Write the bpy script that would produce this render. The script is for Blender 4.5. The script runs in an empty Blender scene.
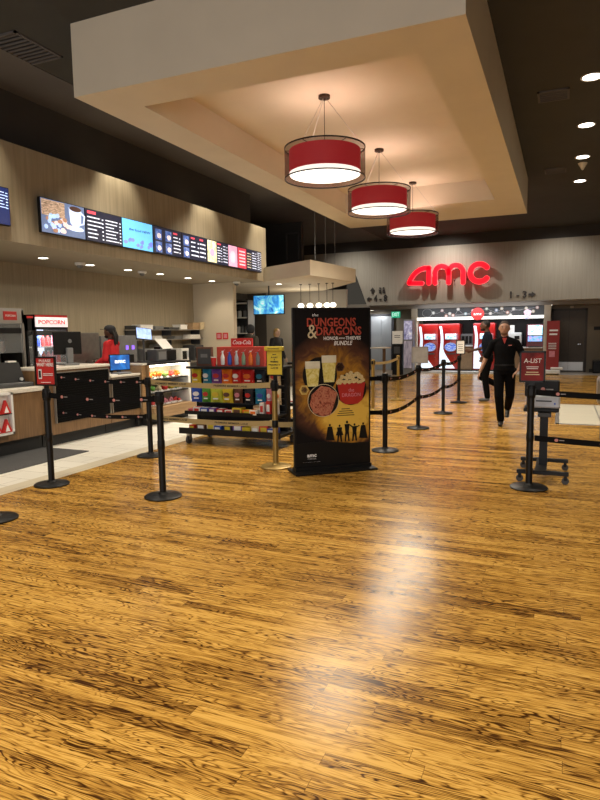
import bpy, bmesh, math, random
from mathutils import Vector, Matrix
random.seed(7)
C = bpy.context.collection
PI = math.pi
HP = PI/2

# ------------------------------------------------------------------ materials
MATS = {}; COLS = {}
def nt(name):
    m = bpy.data.materials.new(name); m.use_nodes = True
    return m, m.node_tree.nodes, m.node_tree.links, m.node_tree.nodes['Principled BSDF']
def M(name, col, rough=.5, metal=0, vary=.12, scale=12, emit=0, coat=0, alpha=1, stretch=(1, 1, 1), spec=None):
    """plain painted / plastic / fabric surface with a little procedural variation"""
    if name in MATS: return MATS[name]
    COLS[name] = col
    m, N, L, b = nt(name)
    tc = N.new('ShaderNodeTexCoord'); mp = N.new('ShaderNodeMapping'); mp.inputs['Scale'].default_value = stretch
    no = N.new('ShaderNodeTexNoise'); no.inputs['Scale'].default_value = scale; no.inputs['Detail'].default_value = 4
    L.new(tc.outputs['Object'], mp.inputs[0]); L.new(mp.outputs[0], no.inputs['Vector'])
    cr = N.new('ShaderNodeValToRGB')
    a = [max(0, c*(1-vary)) for c in col]; z = [min(1, c*(1+vary)) for c in col]
    cr.color_ramp.elements[0].position = .3; cr.color_ramp.elements[1].position = .7
    cr.color_ramp.elements[0].color = (*a, 1); cr.color_ramp.elements[1].color = (*z, 1)
    L.new(no.outputs['Fac'], cr.inputs[0]); L.new(cr.outputs[0], b.inputs['Base Color'])
    b.inputs['Roughness'].default_value = rough; b.inputs['Metallic'].default_value = metal
    b.inputs['Coat Weight'].default_value = coat; b.inputs['Alpha'].default_value = alpha
    if spec is not None: b.inputs['Specular IOR Level'].default_value = spec
    if emit:
        L.new(cr.outputs[0], b.inputs['Emission Color']); b.inputs['Emission Strength'].default_value = emit
    MATS[name] = m
    return m
def picture(name, cols, scale=8, emit=0, rough=.4, dist=1.0, stretch=(1, 1, 1)):
    """a printed or displayed picture: a mottled blend of several colours"""
    if name in MATS: return MATS[name]
    m, N, L, b = nt(name)
    tc = N.new('ShaderNodeTexCoord'); mp = N.new('ShaderNodeMapping'); mp.inputs['Scale'].default_value = stretch
    no = N.new('ShaderNodeTexNoise'); no.inputs['Scale'].default_value = scale; no.inputs['Detail'].default_value = 3
    no.inputs['Distortion'].default_value = dist
    L.new(tc.outputs['Object'], mp.inputs[0]); L.new(mp.outputs[0], no.inputs['Vector'])
    cr = N.new('ShaderNodeValToRGB'); e = cr.color_ramp.elements
    n = len(cols)
    for i, c in enumerate(cols):
        p = .28+.44*i/(n-1)
        if i < 2: e[i].position = p; e[i].color = (*c, 1)
        else: q = e.new(p); q.color = (*c, 1)
    L.new(no.outputs['Fac'], cr.inputs[0]); L.new(cr.outputs[0], b.inputs['Base Color'])
    b.inputs['Roughness'].default_value = max(rough, .55); b.inputs['Specular IOR Level'].default_value = .2
    if emit:
        L.new(cr.outputs[0], b.inputs['Emission Color']); b.inputs['Emission Strength'].default_value = emit
    MATS[name] = m
    return m
def math_node(N, L, op, a, b=None):
    n = N.new('ShaderNodeMath'); n.operation = op
    for i, v in enumerate((a, b)):
        if v is None: continue
        if isinstance(v, (int, float)): n.inputs[i].default_value = v
        else: L.new(v, n.inputs[i])
    return n.outputs[0]
def wood_floor():
    """narrow oak strips laid across the room, each with its own grain"""
    m, N, L, b = nt('oak_floor')
    X = lambda op, a, c=None: math_node(N, L, op, a, c)
    tc = N.new('ShaderNodeTexCoord'); sx = N.new('ShaderNodeSeparateXYZ'); L.new(tc.outputs['Object'], sx.inputs[0])
    x, y = sx.outputs[0], sx.outputs[1]
    yr = X('DIVIDE', y, .070); row = X('FLOOR', yr)
    w1 = N.new('ShaderNodeTexWhiteNoise'); w1.noise_dimensions = '1D'; L.new(row, w1.inputs['W'])
    xr = X('ADD', X('DIVIDE', x, .95), X('MULTIPLY', w1.outputs['Value'], 7.3)); colm = X('FLOOR', xr)
    cv = N.new('ShaderNodeCombineXYZ'); L.new(colm, cv.inputs[0]); L.new(row, cv.inputs[1])
    w2 = N.new('ShaderNodeTexWhiteNoise'); w2.noise_dimensions = '2D'; L.new(cv.outputs[0], w2.inputs['Vector']); r = w2.outputs['Value']
    def edge(f, width):
        d = X('ABSOLUTE', X('SUBTRACT', X('FRACT', f), .5)); return X('GREATER_THAN', d, .5-width)
    joint = X('MAXIMUM', X('MULTIPLY', edge(yr, .010), .35), edge(xr, .0011))
    def coords(kx, ky, kr):
        c = N.new('ShaderNodeCombineXYZ')
        L.new(X('ADD', X('MULTIPLY', x, kx), X('MULTIPLY', r, kr)), c.inputs[0]); L.new(X('MULTIPLY', y, ky), c.inputs[1]); L.new(X('MULTIPLY', r, kr*1.7), c.inputs[2])
        return c.outputs[0]
    def noise(v, det, rough, dist=0):
        n = N.new('ShaderNodeTexNoise'); n.inputs['Scale'].default_value = 1; n.inputs['Detail'].default_value = det; n.inputs['Roughness'].default_value = rough
        n.inputs['Distortion'].default_value = dist; L.new(v, n.inputs['Vector']); return n.outputs['Fac']
    n1 = noise(coords(2.0, 14, 13), 2.2, .45, .2)
    tri = X('ABSOLUTE', X('SUBTRACT', X('FRACT', X('MULTIPLY', n1, 18)), .5))       # 0 on a growth ring
    pores = noise(coords(9, 210, 5), 3, .65)
    fibre = noise(coords(2.5, 85, 5), 4, .65)
    patch = noise(coords(.7, 2.4, .5), 3, .55)
    strength = X('ADD', .30, X('MULTIPLY', X('SUBTRACT', noise(coords(.9, 5, 3), 2, .5), .35), 2.2))
    ring = X('MULTIPLY', X('MAXIMUM', X('SUBTRACT', .26, tri), 0), X('MULTIPLY', strength, 3.5))
    g = X('SUBTRACT', .73, ring)
    g = X('ADD', g, X('MULTIPLY', X('SUBTRACT', pores, .5), 1.45))
    g = X('ADD', g, X('MULTIPLY', X('SUBTRACT', fibre, .5), 1.9))
    g = X('ADD', g, X('MULTIPLY', X('SUBTRACT', patch, .5), 1.25))
    g = X('ADD', g, X('MULTIPLY', X('SUBTRACT', r, .5), .26))
    cr = N.new('ShaderNodeValToRGB'); e = cr.color_ramp.elements
    e[0].position = 0; e[0].color = (.045, .017, .004, 1)
    e[1].position = 1.0; e[1].color = (.62, .37, .095, 1)
    q = e.new(.30); q.color = (.15, .066, .013, 1)
    q = e.new(.55); q.color = (.34, .175, .034, 1)
    q = e.new(.78); q.color = (.49, .27, .055, 1)
    L.new(g, cr.inputs[0])
    mx = N.new('ShaderNodeMix'); mx.data_type = 'RGBA'
    L.new(X('MULTIPLY', joint, .75), mx.inputs['Factor'])
    L.new(cr.outputs[0], mx.inputs['A']); mx.inputs['B'].default_value = (.07, .032, .010, 1)
    L.new(mx.outputs['Result'], b.inputs['Base Color'])
    L.new(X('ADD', X('MULTIPLY', fibre, .14), .15), b.inputs['Roughness']); b.inputs['Specular IOR Level'].default_value = .13
    bp = N.new('ShaderNodeBump'); bp.inputs['Strength'].default_value = .05; bp.inputs['Distance'].default_value = .002
    L.new(g, bp.inputs['Height']); L.new(bp.outputs[0], b.inputs['Normal'])
    return m
def tile_mat(name, col, sx=.6, sy=.3, grout=(.35, .32, .26), rough=.35):
    m, N, L, b = nt(name)
    tc = N.new('ShaderNodeTexCoord'); br = N.new('ShaderNodeTexBrick'); br.offset = .5
    br.inputs['Scale'].default_value = 1; br.inputs['Brick Width'].default_value = sx; br.inputs['Row Height'].default_value = sy
    br.inputs['Mortar Size'].default_value = .004
    br.inputs['Color1'].default_value = (*[c*.93 for c in col], 1); br.inputs['Color2'].default_value = (*col, 1); br.inputs['Mortar'].default_value = (*grout, 1)
    L.new(tc.outputs['Object'], br.inputs['Vector']); L.new(br.outputs['Color'], b.inputs['Base Color'])
    b.inputs['Roughness'].default_value = rough
    return m
def linen(name, a, z, scale=1.0):
    """wall covering woven in faint upright threads"""
    m, N, L, b = nt(name)
    tc = N.new('ShaderNodeTexCoord'); mp = N.new('ShaderNodeMapping'); mp.inputs['Scale'].default_value = (1, 1, .04)
    L.new(tc.outputs['Object'], mp.inputs[0])
    n1 = N.new('ShaderNodeTexNoise'); n1.inputs['Scale'].default_value = 22*scale; n1.inputs['Detail'].default_value = 5; n1.inputs['Roughness'].default_value = .6
    L.new(mp.outputs[0], n1.inputs['Vector'])
    cr = N.new('ShaderNodeValToRGB'); cr.color_ramp.elements[0].position = .3; cr.color_ramp.elements[1].position = .7
    cr.color_ramp.elements[0].color = (*a, 1); cr.color_ramp.elements[1].color = (*z, 1)
    L.new(n1.outputs['Fac'], cr.inputs[0]); L.new(cr.outputs[0], b.inputs['Base Color'])
    b.inputs['Roughness'].default_value = .75
    return m
def grain(name, a, z, rough=.45, axis='x', k=1.0):
    m, N, L, b = nt(name)
    tc = N.new('ShaderNodeTexCoord'); mp = N.new('ShaderNodeMapping')
    mp.inputs['Scale'].default_value = {'x': (1, 14, 14), 'y': (14, 1, 14), 'z': (14, 14, 1)}[axis]
    L.new(tc.outputs['Object'], mp.inputs[0])
    n1 = N.new('ShaderNodeTexNoise'); n1.inputs['Scale'].default_value = 3*k; n1.inputs['Detail'].default_value = 5
    n1.inputs['Distortion'].default_value = .3
    L.new(mp.outputs[0], n1.inputs['Vector'])
    cr = N.new('ShaderNodeValToRGB'); cr.color_ramp.elements[0].position = .3; cr.color_ramp.elements[1].position = .7
    cr.color_ramp.elements[0].color = (*a, 1); cr.color_ramp.elements[1].color = (*z, 1)
    L.new(n1.outputs['Fac'], cr.inputs[0]); L.new(cr.outputs[0], b.inputs['Base Color'])
    b.inputs['Roughness'].default_value = rough
    return m
def mesh_shade(name, col, t):
    """sheer woven fabric: part of the light goes straight through the weave"""
    m, N, L, b = nt(name)
    b.inputs['Base Color'].default_value = (*col, 1); b.inputs['Roughness'].default_value = .6
    tr = N.new('ShaderNodeBsdfTransparent'); mx = N.new('ShaderNodeMixShader')
    no = N.new('ShaderNodeTexNoise'); no.inputs['Scale'].default_value = 400
    mm = math_node(N, L, 'ADD', math_node(N, L, 'MULTIPLY', no.outputs['Fac'], .1), t-.05)
    L.new(mm, mx.inputs[0]); L.new(b.outputs[0], mx.inputs[1]); L.new(tr.outputs[0], mx.inputs[2])
    L.new(mx.outputs[0], N['Material Output'].inputs['Surface'])
    return m
def glass_mat():
    m, N, L, b = nt('clear_glass')
    b.inputs['Base Color'].default_value = (.9, .95, .95, 1); b.inputs['Roughness'].default_value = .05
    b.inputs['Alpha'].default_value = .12
    return m
def poster_mat():
    """printed poster ground: a burst of amber fading to black"""
    m, N, L, b = nt('poster_print')
    tc = N.new('ShaderNodeTexCoord'); mp = N.new('ShaderNodeMapping')
    L.new(tc.outputs['Object'], mp.inputs[0])
    def blob(cx, cz, sx, sz):
        s = N.new('ShaderNodeSeparateXYZ'); L.new(mp.outputs[0], s.inputs[0])
        dx = math_node(N, L, 'MULTIPLY', math_node(N, L, 'SUBTRACT', s.outputs[0], cx), 1/sx)
        dz = math_node(N, L, 'MULTIPLY', math_node(N, L, 'SUBTRACT', s.outputs[2], cz), 1/sz)
        d = math_node(N, L, 'ADD', math_node(N, L, 'MULTIPLY', dx, dx), math_node(N, L, 'MULTIPLY', dz, dz))
        return math_node(N, L, 'MAXIMUM', math_node(N, L, 'SUBTRACT', 1, d), 0)
    a = math_node(N, L, 'ADD', blob(.20, .60, .42, .36), math_node(N, L, 'MULTIPLY', blob(0, .95, .62, .62), .42))
    n1 = N.new('ShaderNodeTexNoise'); n1.inputs['Scale'].default_value = 5; n1.inputs['Detail'].default_value = 7; n1.inputs['Distortion'].default_value = 2.2
    L.new(mp.outputs[0], n1.inputs['Vector'])
    f = math_node(N, L, 'MULTIPLY', a, math_node(N, L, 'MULTIPLY', n1.outputs['Fac'], 2.3))
    cr = N.new('ShaderNodeValToRGB'); e = cr.color_ramp.elements
    e[0].position = 0; e[0].color = (.006, .005, .006, 1); e[1].position = 1.0; e[1].color = (.75, .48, .08, 1)
    q = e.new(.2); q.color = (.085, .035, .02, 1); q = e.new(.5); q.color = (.46, .22, .025, 1)
    L.new(f, cr.inputs[0]); L.new(cr.outputs[0], b.inputs['Base Color']); b.inputs['Roughness'].default_value = .65; b.inputs['Specular IOR Level'].default_value = .15
    return m

BLACK = M('black_plastic', (.006, .006, .0065), .45, spec=.25)
BLACKM = M('black_powder_coat', (.006, .006, .0065), .45, 0, .1, 60, spec=.3)
BELT = M('black_belt_webbing', (.006, .006, .0065), .8, 0, .2, 300, spec=.1)
GOLD = M('gold_paint', (.30, .20, .055), .38, .5, .08, 20)
GOLDBELT = M('gold_belt_webbing', (.36, .27, .12), .7, 0, .12, 200)
GREY = M('grey_plastic', (.16, .165, .17), .45)
DGREY = M('dark_grey_plastic', (.05, .052, .055), .5)
STEEL = M('brushed_steel', (.42, .41, .39), .35, .85, .08, 40, stretch=(1, 1, 20))
SILVER = M('silver_plastic', (.42, .45, .5), .35, .1)
WHITE = M('white_plastic', (.72, .72, .70), .4, 0, .05)
PAPER = M('white_paper', (.78, .77, .73), .8, 0, .05)
RED = M('red_print', (.52, .02, .018), .45, 0, .06)
REDM = M('red_machine_paint', (.42, .010, .008), .28, 0, .05, 3, coat=.4)
REDTXT = M('rust_red_print', (.42, .06, .035), .5, 0, .15, 30)
WTXT = M('white_print', (.82, .82, .82), .5, 0, .03)
KTXT = M('black_print', (.01, .01, .01), .5, 0, .1)
YEL = M('yellow_print', (.62, .47, .03), .5, 0, .08)
ORG = M('orange_print', (.75, .16, .012), .4, 0, .12)
BLU = M('blue_print', (.02, .07, .42), .4, 0, .15)
PUR = M('purple_print', (.16, .06, .30), .4, 0, .15)
GRN = M('green_print', (.09, .30, .04), .4, 0, .15)
LIME = M('lime_print', (.48, .52, .05), .4, 0, .12)
TEAL = M('teal_print', (.02, .20, .34), .4, 0, .15)
BRN = M('brown_print', (.12, .05, .03), .5, 0, .2)
CRM = M('cream_print', (.62, .52, .33), .6, 0, .12)
PINK = M('pink_print', (.6, .22, .27), .5, 0, .12)
CARD = M('cardboard', (.36, .24, .13), .8, 0, .1)
CREAM = M('cream_paint', (.56, .49, .37), .75, 0, .03, 3)
BOXP = M('ceiling_box_paint', (.66, .60, .48), .8, 0, .03, 2)
CEILD = M('dark_ceiling_paint', (.040, .040, .037), .85, 0, .08, 2)
CEILG = M('grey_ceiling_paint', (.10, .095, .098), .8, 0, .05, 2)
WALLD = M('dark_wall_paint', (.040, .036, .032), .8, 0, .08, 2)
TAN = linen('linen_wall_covering', (.27, .225, .15), (.36, .305, .21))
TAN2 = linen('grey_linen_wall_covering', (.30, .275, .23), (.36, .335, .285))
TAUPE = M('taupe_paint', (.22, .19, .145), .8, 0, .04, 2)
WOODV = grain('walnut_laminate', (.14, .075, .03), (.24, .135, .06), .45, 'z')
WOODH = grain('oak_laminate', (.23, .14, .065), (.34, .21, .10), .45, 'x')
STONE = M('pale_solid_surface', (.66, .62, .54), .3, 0, .08, 30)
KICK = M('black_kick_rubber', (.012, .012, .012), .6)
GLASS = glass_mat()
LIGHT = M('lamp_diffuser', (1, .93, .80), .5, 0, 0, 1, emit=7)
LIGHTW = M('light_panel', (1, .97, .92), .5, 0, 0, 1, emit=1.3)
RUBBER = M('grey_rubber', (.06, .06, .065), .7)
CHROME = M('chrome', (.6, .6, .6), .2, 1, .02)

# ------------------------------------------------------------------ mesh helpers
class MB:
    def __init__(s): s.bm = bmesh.new()
    def box(s, x0, x1, y0, y1, z0, z1, bev=0, rot=None):
        vs = [s.bm.verts.new((x, y, z)) for x in (x0, x1) for y in (y0, y1) for z in (z0, z1)]
        F = [(0, 1, 3, 2), (4, 6, 7, 5), (0, 4, 5, 1), (2, 3, 7, 6), (0, 2, 6, 4), (1, 5, 7, 3)]
        fs = [s.bm.faces.new([vs[i] for i in f]) for f in F]
        if bev:
            es = list({e for f in fs for e in f.edges})
            r = bmesh.ops.bevel(s.bm, geom=es, offset=bev, segments=2, affect='EDGES', profile=.5)
            vs = list({v for f in r['faces'] for v in f.verts} | {v for v in vs if v.is_valid})
        if rot: s.xf(vs, rot)
        return s
    def xf(s, vs, mat):
        bmesh.ops.transform(s.bm, matrix=mat, verts=[v for v in vs if v.is_valid])
    def loft(s, rings, cap=True):
        R = [[s.bm.verts.new(p) for p in r] for r in rings]; n = len(R[0])
        for a, b in zip(R, R[1:]):
            for i in range(n): s.bm.faces.new((a[i], a[(i+1) % n], b[(i+1) % n], b[i]))
        if cap:
            s.bm.faces.new(R[0][::-1]); s.bm.faces.new(R[-1])
        return s
    def cyl(s, p0, p1, r0, r1=None, n=16, cap=True):
        p0, p1 = Vector(p0), Vector(p1); r1 = r0 if r1 is None else r1
        d = (p1-p0).normalized(); u = d.orthogonal().normalized(); v = d.cross(u)
        rg = lambda p, r: [p+(u*math.cos(t)+v*math.sin(t))*r for t in [2*PI*i/n for i in range(n)]]
        return s.loft([rg(p0, r0), rg(p1, r1)], cap)
    def lathe(s, prof, cx=0, cy=0, n=24, cap=True, k=1):
        rings = [[(cx+r*math.cos(2*PI*i/n), cy+k*r*math.sin(2*PI*i/n), z) for i in range(n)] for r, z in prof]
        return s.loft(rings, cap)
    def sph(s, c, r, n=14, m=8):
        if isinstance(r, (int, float)): r = (r, r, r)
        g = bmesh.ops.create_uvsphere(s.bm, u_segments=n, v_segments=m, radius=1)
        s.xf(g['verts'], Matrix.Translation(c) @ Matrix.Diagonal((*r, 1)))
        return s
    def tube(s, pts, r, n=8):
        pts = [Vector(p) for p in pts]; rings = []
        u = None
        for i, p in enumerate(pts):
            d = (pts[min(i+1, len(pts)-1)]-pts[max(i-1, 0)]).normalized()
            if u is None: u = d.orthogonal().normalized()
            u = (u-d*u.dot(d)).normalized(); v = d.cross(u)
            rr = r[i] if isinstance(r, (list, tuple)) else r
            rings.append([p+(u*math.cos(2*PI*k/n)+v*math.sin(2*PI*k/n))*rr for k in range(n)])
        return s.loft(rings)
    def prism(s, pts, y0, y1):
        """polygon in the x-z plane given depth from y0 (front) to y1"""
        a = [s.bm.verts.new((x, y0, z)) for x, z in pts]; b = [s.bm.verts.new((x, y1, z)) for x, z in pts]
        n = len(pts)
        s.bm.faces.new(a); s.bm.faces.new(b[::-1])
        for i in range(n): s.bm.faces.new((a[i], b[i], b[(i+1) % n], a[(i+1) % n]))
        return s
    def slab(s, pts, z0, z1):
        a = [s.bm.verts.new((x, y, z0)) for x, y in pts]; b = [s.bm.verts.new((x, y, z1)) for x, y in pts]
        n = len(pts)
        s.bm.faces.new(a[::-1]); s.bm.faces.new(b)
        for i in range(n): s.bm.faces.new((a[i], a[(i+1) % n], b[(i+1) % n], b[i]))
        return s
    def disc(s, cx, cz, rx, rz, y0, y1, n=24):
        return s.prism([(cx+rx*math.cos(2*PI*i/n), cz+rz*math.sin(2*PI*i/n)) for i in range(n)], y0, y1)
    def stroke(s, path, w, y0, y1):
        """flat ribbon of width w along a 2-D path (x,z), rounded at both ends"""
        P = [Vector(p) for p in path]; Lf, Rt = [], []
        for i, p in enumerate(P):
            d = (P[min(i+1, len(P)-1)]-P[max(i-1, 0)]).normalized(); nrm = Vector((-d.y, d.x))
            Lf.append(p+nrm*w/2); Rt.append(p-nrm*w/2)
        d = (P[-1]-P[-2]).normalized(); a0 = math.atan2(d.x, -d.y)
        cap = [(P[-1].x+w/2*math.cos(a0-PI*k/6), P[-1].y+w/2*math.sin(a0-PI*k/6)) for k in range(1, 6)]
        cap = [(P[-1].x+w/2*math.cos(math.atan2(Lf[-1].y-P[-1].y, Lf[-1].x-P[-1].x)-PI*k/6), P[-1].y+w/2*math.sin(math.atan2(Lf[-1].y-P[-1].y, Lf[-1].x-P[-1].x)-PI*k/6)) for k in range(1, 6)]
        cap2 = [(P[0].x+w/2*math.cos(math.atan2(Rt[0].y-P[0].y, Rt[0].x-P[0].x)-PI*k/6), P[0].y+w/2*math.sin(math.atan2(Rt[0].y-P[0].y, Rt[0].x-P[0].x)-PI*k/6)) for k in range(1, 6)]
        pts = [(v.x, v.y) for v in Lf]+cap+[(v.x, v.y) for v in Rt[::-1]]+cap2
        return s.prism(pts, y0, y1)
    def build(s, name, mat, parent=None, smooth=None, loc=None, rotz=0):
        bmesh.ops.recalc_face_normals(s.bm, faces=s.bm.faces[:])
        me = bpy.data.meshes.new(name); s.bm.to_mesh(me); s.bm.free()
        me.materials.append(mat)
        if smooth is not None:
            me.polygons.foreach_set('use_smooth', [True]*len(me.polygons))
            me.set_sharp_from_angle(angle=math.radians(smooth))
        o = bpy.data.objects.new(name, me); C.objects.link(o)
        if parent: o.parent = parent
        if loc: o.location = loc
        o.rotation_euler.z = rotz
        return o
def thing(name, label, cat, loc=(0, 0, 0), rotz=0, group=None):
    o = bpy.data.objects.new(name, None); C.objects.link(o); o.empty_display_size = .1
    o.location = loc; o.rotation_euler = (0, 0, rotz); o['label'] = label; o['category'] = cat
    if group: o['group'] = group
    return o
def tag(o, label, cat, group=None):
    o['label'] = label; o['category'] = cat
    if group: o['group'] = group
    return o
def struct(o):
    o['kind'] = 'structure'; return o
def wall(name, mat, *boxes, parent=None):
    b = MB()
    for x in boxes: b.box(*x)
    o = b.build(name, mat, parent)
    if not parent: struct(o)
    return o
def dup(root, loc, rotz, label, group=None):
    r = root.copy(); C.objects.link(r); r.location = loc; r.rotation_euler = (0, 0, rotz); r['label'] = label
    if group: r['group'] = group
    for ch in list(root.children):
        c = ch.copy(); C.objects.link(c); c.parent = r
        for g in ch.children:
            d = g.copy(); C.objects.link(d); d.parent = c
    return r
def text(name, s, h, x, y, z, mat, parent, w=None, ext=.002, bold=0, rz=0, shear=0, track=1, align='CENTER'):
    """lettering standing in the parent's x-z plane, read from its -y side; h = capital height"""
    cu = bpy.data.curves.new(name, 'FONT'); cu.body = s; cu.size = h/.69; cu.align_x = align; cu.align_y = 'CENTER'
    cu.extrude = ext; cu.resolution_u = 2; cu.offset = bold*h; cu.shear = shear; cu.space_character = track; cu.space_line = .95
    t = bpy.data.objects.new(name, cu); C.objects.link(t)
    dg = bpy.context.evaluated_depsgraph_get()
    me = bpy.data.meshes.new_from_object(t.evaluated_get(dg)); bpy.data.objects.remove(t)
    k = 1
    if w:
        xs = [v.co.x for v in me.vertices]; k = w/max(.001, max(xs)-min(xs))
    ca, sa = math.cos(rz), math.sin(rz)
    for v in me.vertices:
        px, pz, pd = v.co.x*k, v.co.y, v.co.z
        v.co = (x+px*ca-pz*sa, y-pd, z+px*sa+pz*ca)
    me.materials.clear(); me.materials.append(mat)
    me.name = name
    o = bpy.data.objects.new(name, me); C.objects.link(o)
    if parent: o.parent = parent
    return o
def light(kind, name, loc, power, col=(1, .86, .68), size=.1, target=None, angle=None, blend=.5, sy=None):
    l = bpy.data.lights.new(name, kind); l.energy = power; l.color = col
    if kind == 'AREA':
        l.size = size
        if sy: l.shape = 'RECTANGLE'; l.size_y = sy
    else: l.shadow_soft_size = size
    if kind == 'SPOT': l.spot_size = math.radians(angle); l.spot_blend = blend
    o = bpy.data.objects.new(name, l); C.objects.link(o); o.location = loc
    if target:
        o.rotation_euler = (Vector(target)-Vector(loc)).to_track_quat('-Z', 'Y').to_euler()
    return o

# ------------------------------------------------------------------ setting: floors
WOODF = wood_floor()
wall('floor', WOODF, (-5.03, 6, -6, 22.35, -.05, 0))
wall('floor', tile_mat('beige_border_tile', (.62, .56, .43), .6, 6), (-5.27, -5.03, -6, 16, -.05, .0005))
wall('floor', tile_mat('white_tile', (.80, .78, .70), .6, .3), (-9.4, -5.27, -6, 16, -.05, .0005))
wall('floor', tile_mat('brown_back_floor', (.20, .14, .08), .9, .3), (-11, -5.03, 16, 27, -.05, 0))
wall('floor', tile_mat('grey_far_tile', (.30, .27, .24), .4, .4, (.2, .18, .16)), (-5.03, 6, 22.35, 27, -.05, .0005))
t = MB().box(-.03, 2.6, 10.75, 13.6, 0, .004).build('floor', tile_mat('cream_tile_inset', (.62, .58, .46), 9, .47)); struct(t)
b = MB(); b.box(-.06, 2.6, 10.72, 10.78, 0, .006); b.box(-.06, 2.6, 13.57, 13.62, 0, .006); b.box(-.07, -.01, 10.72, 13.62, 0, .006); b.box(.62, .64, 10.78, 13.57, 0, .006)
struct(b.build('trim_1', STEEL))
# ------------------------------------------------------------------ setting: ceilings
CZ = 4.86
wall('ceiling', CEILD, (-6.07, 6, -6, 27, CZ, CZ+.1))
wall('ceiling', CEILG, (-9.6, -6.07, -6, 27, CZ-.01, CZ+.1))
# dropped ceiling box with its recess
bx0, bx1, by0, by1, bz = -4.93, -.805, 5.40, 14.80, 4.11
ix0, ix1, iy0, iy1, iz = -4.42, -1.31, 5.94, 12.95, 4.52
b = MB()
b.box(bx0, ix0, by0, by1, bz, CZ); b.box(ix1, bx1, by0, by1, bz, CZ)
b.box(ix0, ix1, by0, iy0, bz, CZ); b.box(ix0, ix1, iy1, by1, bz, CZ); b.box(ix0, ix1, iy0, iy1, iz, CZ)
struct(b.build('ceiling', BOXP))
# ------------------------------------------------------------------ setting: walls
wall('wall_left_upper', WALLD, (-7.15, -7.0, -6, 13.4, 2.8, CZ))
wall('wall_left_menu', TAN, (-7.0, -6.6, -6, 13.4, 2.775, 4.03))
wall('ceiling', M('kitchen_soffit_paint', (.30, .265, .205), .8, 0, .03, 2), (-8.7, -6.601, -6, 13.4, 2.7749, 2.83))
wall('wall_left', TAN, (-8.65, -8.5, -6, 13.25, 0, 2.78))
wall('wall_left_end', CREAM, (-8.5, -7.36, 13.1, 13.25, 0, 2.78))
struct(MB().slab([(-6.6, 13.27), (-5.03, 12.34), (-4.77, 14.7), (-6.6, 17.2), (-9.2, 17.2), (-9.2, 13.4), (-6.6, 13.4)], 2.775, 3.10).build('ceiling', CREAM))
wall('wall_left_far', WALLD, (-9.4, -9.2, 13.25, 27, 0, CZ))
wall('wall_left_return', WALLD, (-9.2, -7.3, 17.25, 17.4, 2.9, CZ))
wall('wall_back_cove', M('cove_wall_paint', (.30, .275, .23), .8, 0, .04, 2), (-8.55, -5.9, 17.3, 17.4, 0, 2.8))
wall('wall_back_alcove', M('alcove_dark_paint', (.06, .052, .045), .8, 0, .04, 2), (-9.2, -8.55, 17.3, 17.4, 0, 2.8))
# wall above the drinks station, cut back on a slant at its left foot
b = MB().prism([(-6.70, 2.5), (5.9, 2.5), (5.9, 4.49), (-9.2, 4.49), (-9.2, 3.72), (-7.16, 3.72)], 22.0, 22.85)
struct(b.build('wall_far', TAN2))
wall('wall_far_band', WALLD, (-9.2, 6, 22.02, 22.85, 4.49, CZ))
wall('ceiling', M('far_soffit_paint', (.26, .235, .20), .8, 0, .03, 2), (-9.2, 6, 22.85, 27, 2.37, 2.6))
wall('wall_far_right', TAUPE, (.80, 6, 23.9, 24.2, 0, 2.4), (-.62, -.38, 23.0, 24.2, 0, 2.37), (-.38, .80, 23.9, 24.2, 2.24, 2.4))
wall('wall_far_left', M('far_left_paint', (.20, .165, .115), .8, 0, .03, 2), (-9.2, -5.3, 24.0, 24.2, 0, 2.4))
wall('wall_right', TAUPE, (6, 6.1, -6, 27, 0, CZ))
wall('wall_rear', TAUPE, (-9.6, 6, -6.1, -6, 0, CZ))
wall('baseboard_far', M('dark_base', (.03, .025, .02), .6), (.90, 6, 23.86, 23.9, 0, .12))
# far double door
d = thing('door_1', 'x', 'door', (0, 23.93, 0)); del d['label']; del d['category']; struct(d)
MB().box(-.38, .80, 0, .05, .02, 2.23).build('door_panel', M('brown_door', (.075, .06, .045), .5, 0, .08), d)
b = MB(); b.box(-.38, -.30, -.05, .06, 0, 2.26); b.box(.72, .80, -.05, .06, 0, 2.26); b.box(-.38, .80, -.05, .06, 2.18, 2.26); b.box(.20, .215, -.012, 0, .02, 2.18)
b.build('door_frame', M('door_frame_paint', (.04, .032, .025), .5), d)
MB().box(-.28, .70, -.012, 0, .05, .36).build('kick_plate', STEEL, d)
MB().tube([(.60, -.01, 1.0), (.60, -.05, 1.0), (.50, -.05, 1.0)], .012).build('door_handle', CHROME, d)
# elevator door at far left
d = thing('door_2', 'x', 'door', (-6.70, 23.95, 0)); del d['label']; del d['category']; struct(d)
b = MB(); b.box(-.42, -.005, 0, .04, 0, 2.15); b.box(.005, .42, 0, .04, 0, 2.15)
b.build('door_panel', M('steel_door', (.44, .46, .47), .35, .35, .05, 6, stretch=(6, 6, .3)), d)
b = MB(); b.box(-.52, -.42, -.04, .05, 0, 2.22); b.box(.42, .52, -.04, .05, 0, 2.22); b.box(-.52, .52, -.04, .05, 2.15, 2.24)
b.build('door_frame', M('lift_frame', (.035, .035, .04), .5), d)
# frame on the dark wall and a ledge strip below the lift
b = MB(); b.box(-7.80, -7.76, 17.2, 17.25, 3.75, 4.55); b.box(-7.80, -7.36, 17.2, 17.25, 4.51, 4.55); b.box(-7.40, -7.36, 17.2, 17.25, 3.75, 4.55)
struct(b.build('trim_2', M('faint_trim', (.07, .065, .06), .7)))
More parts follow.
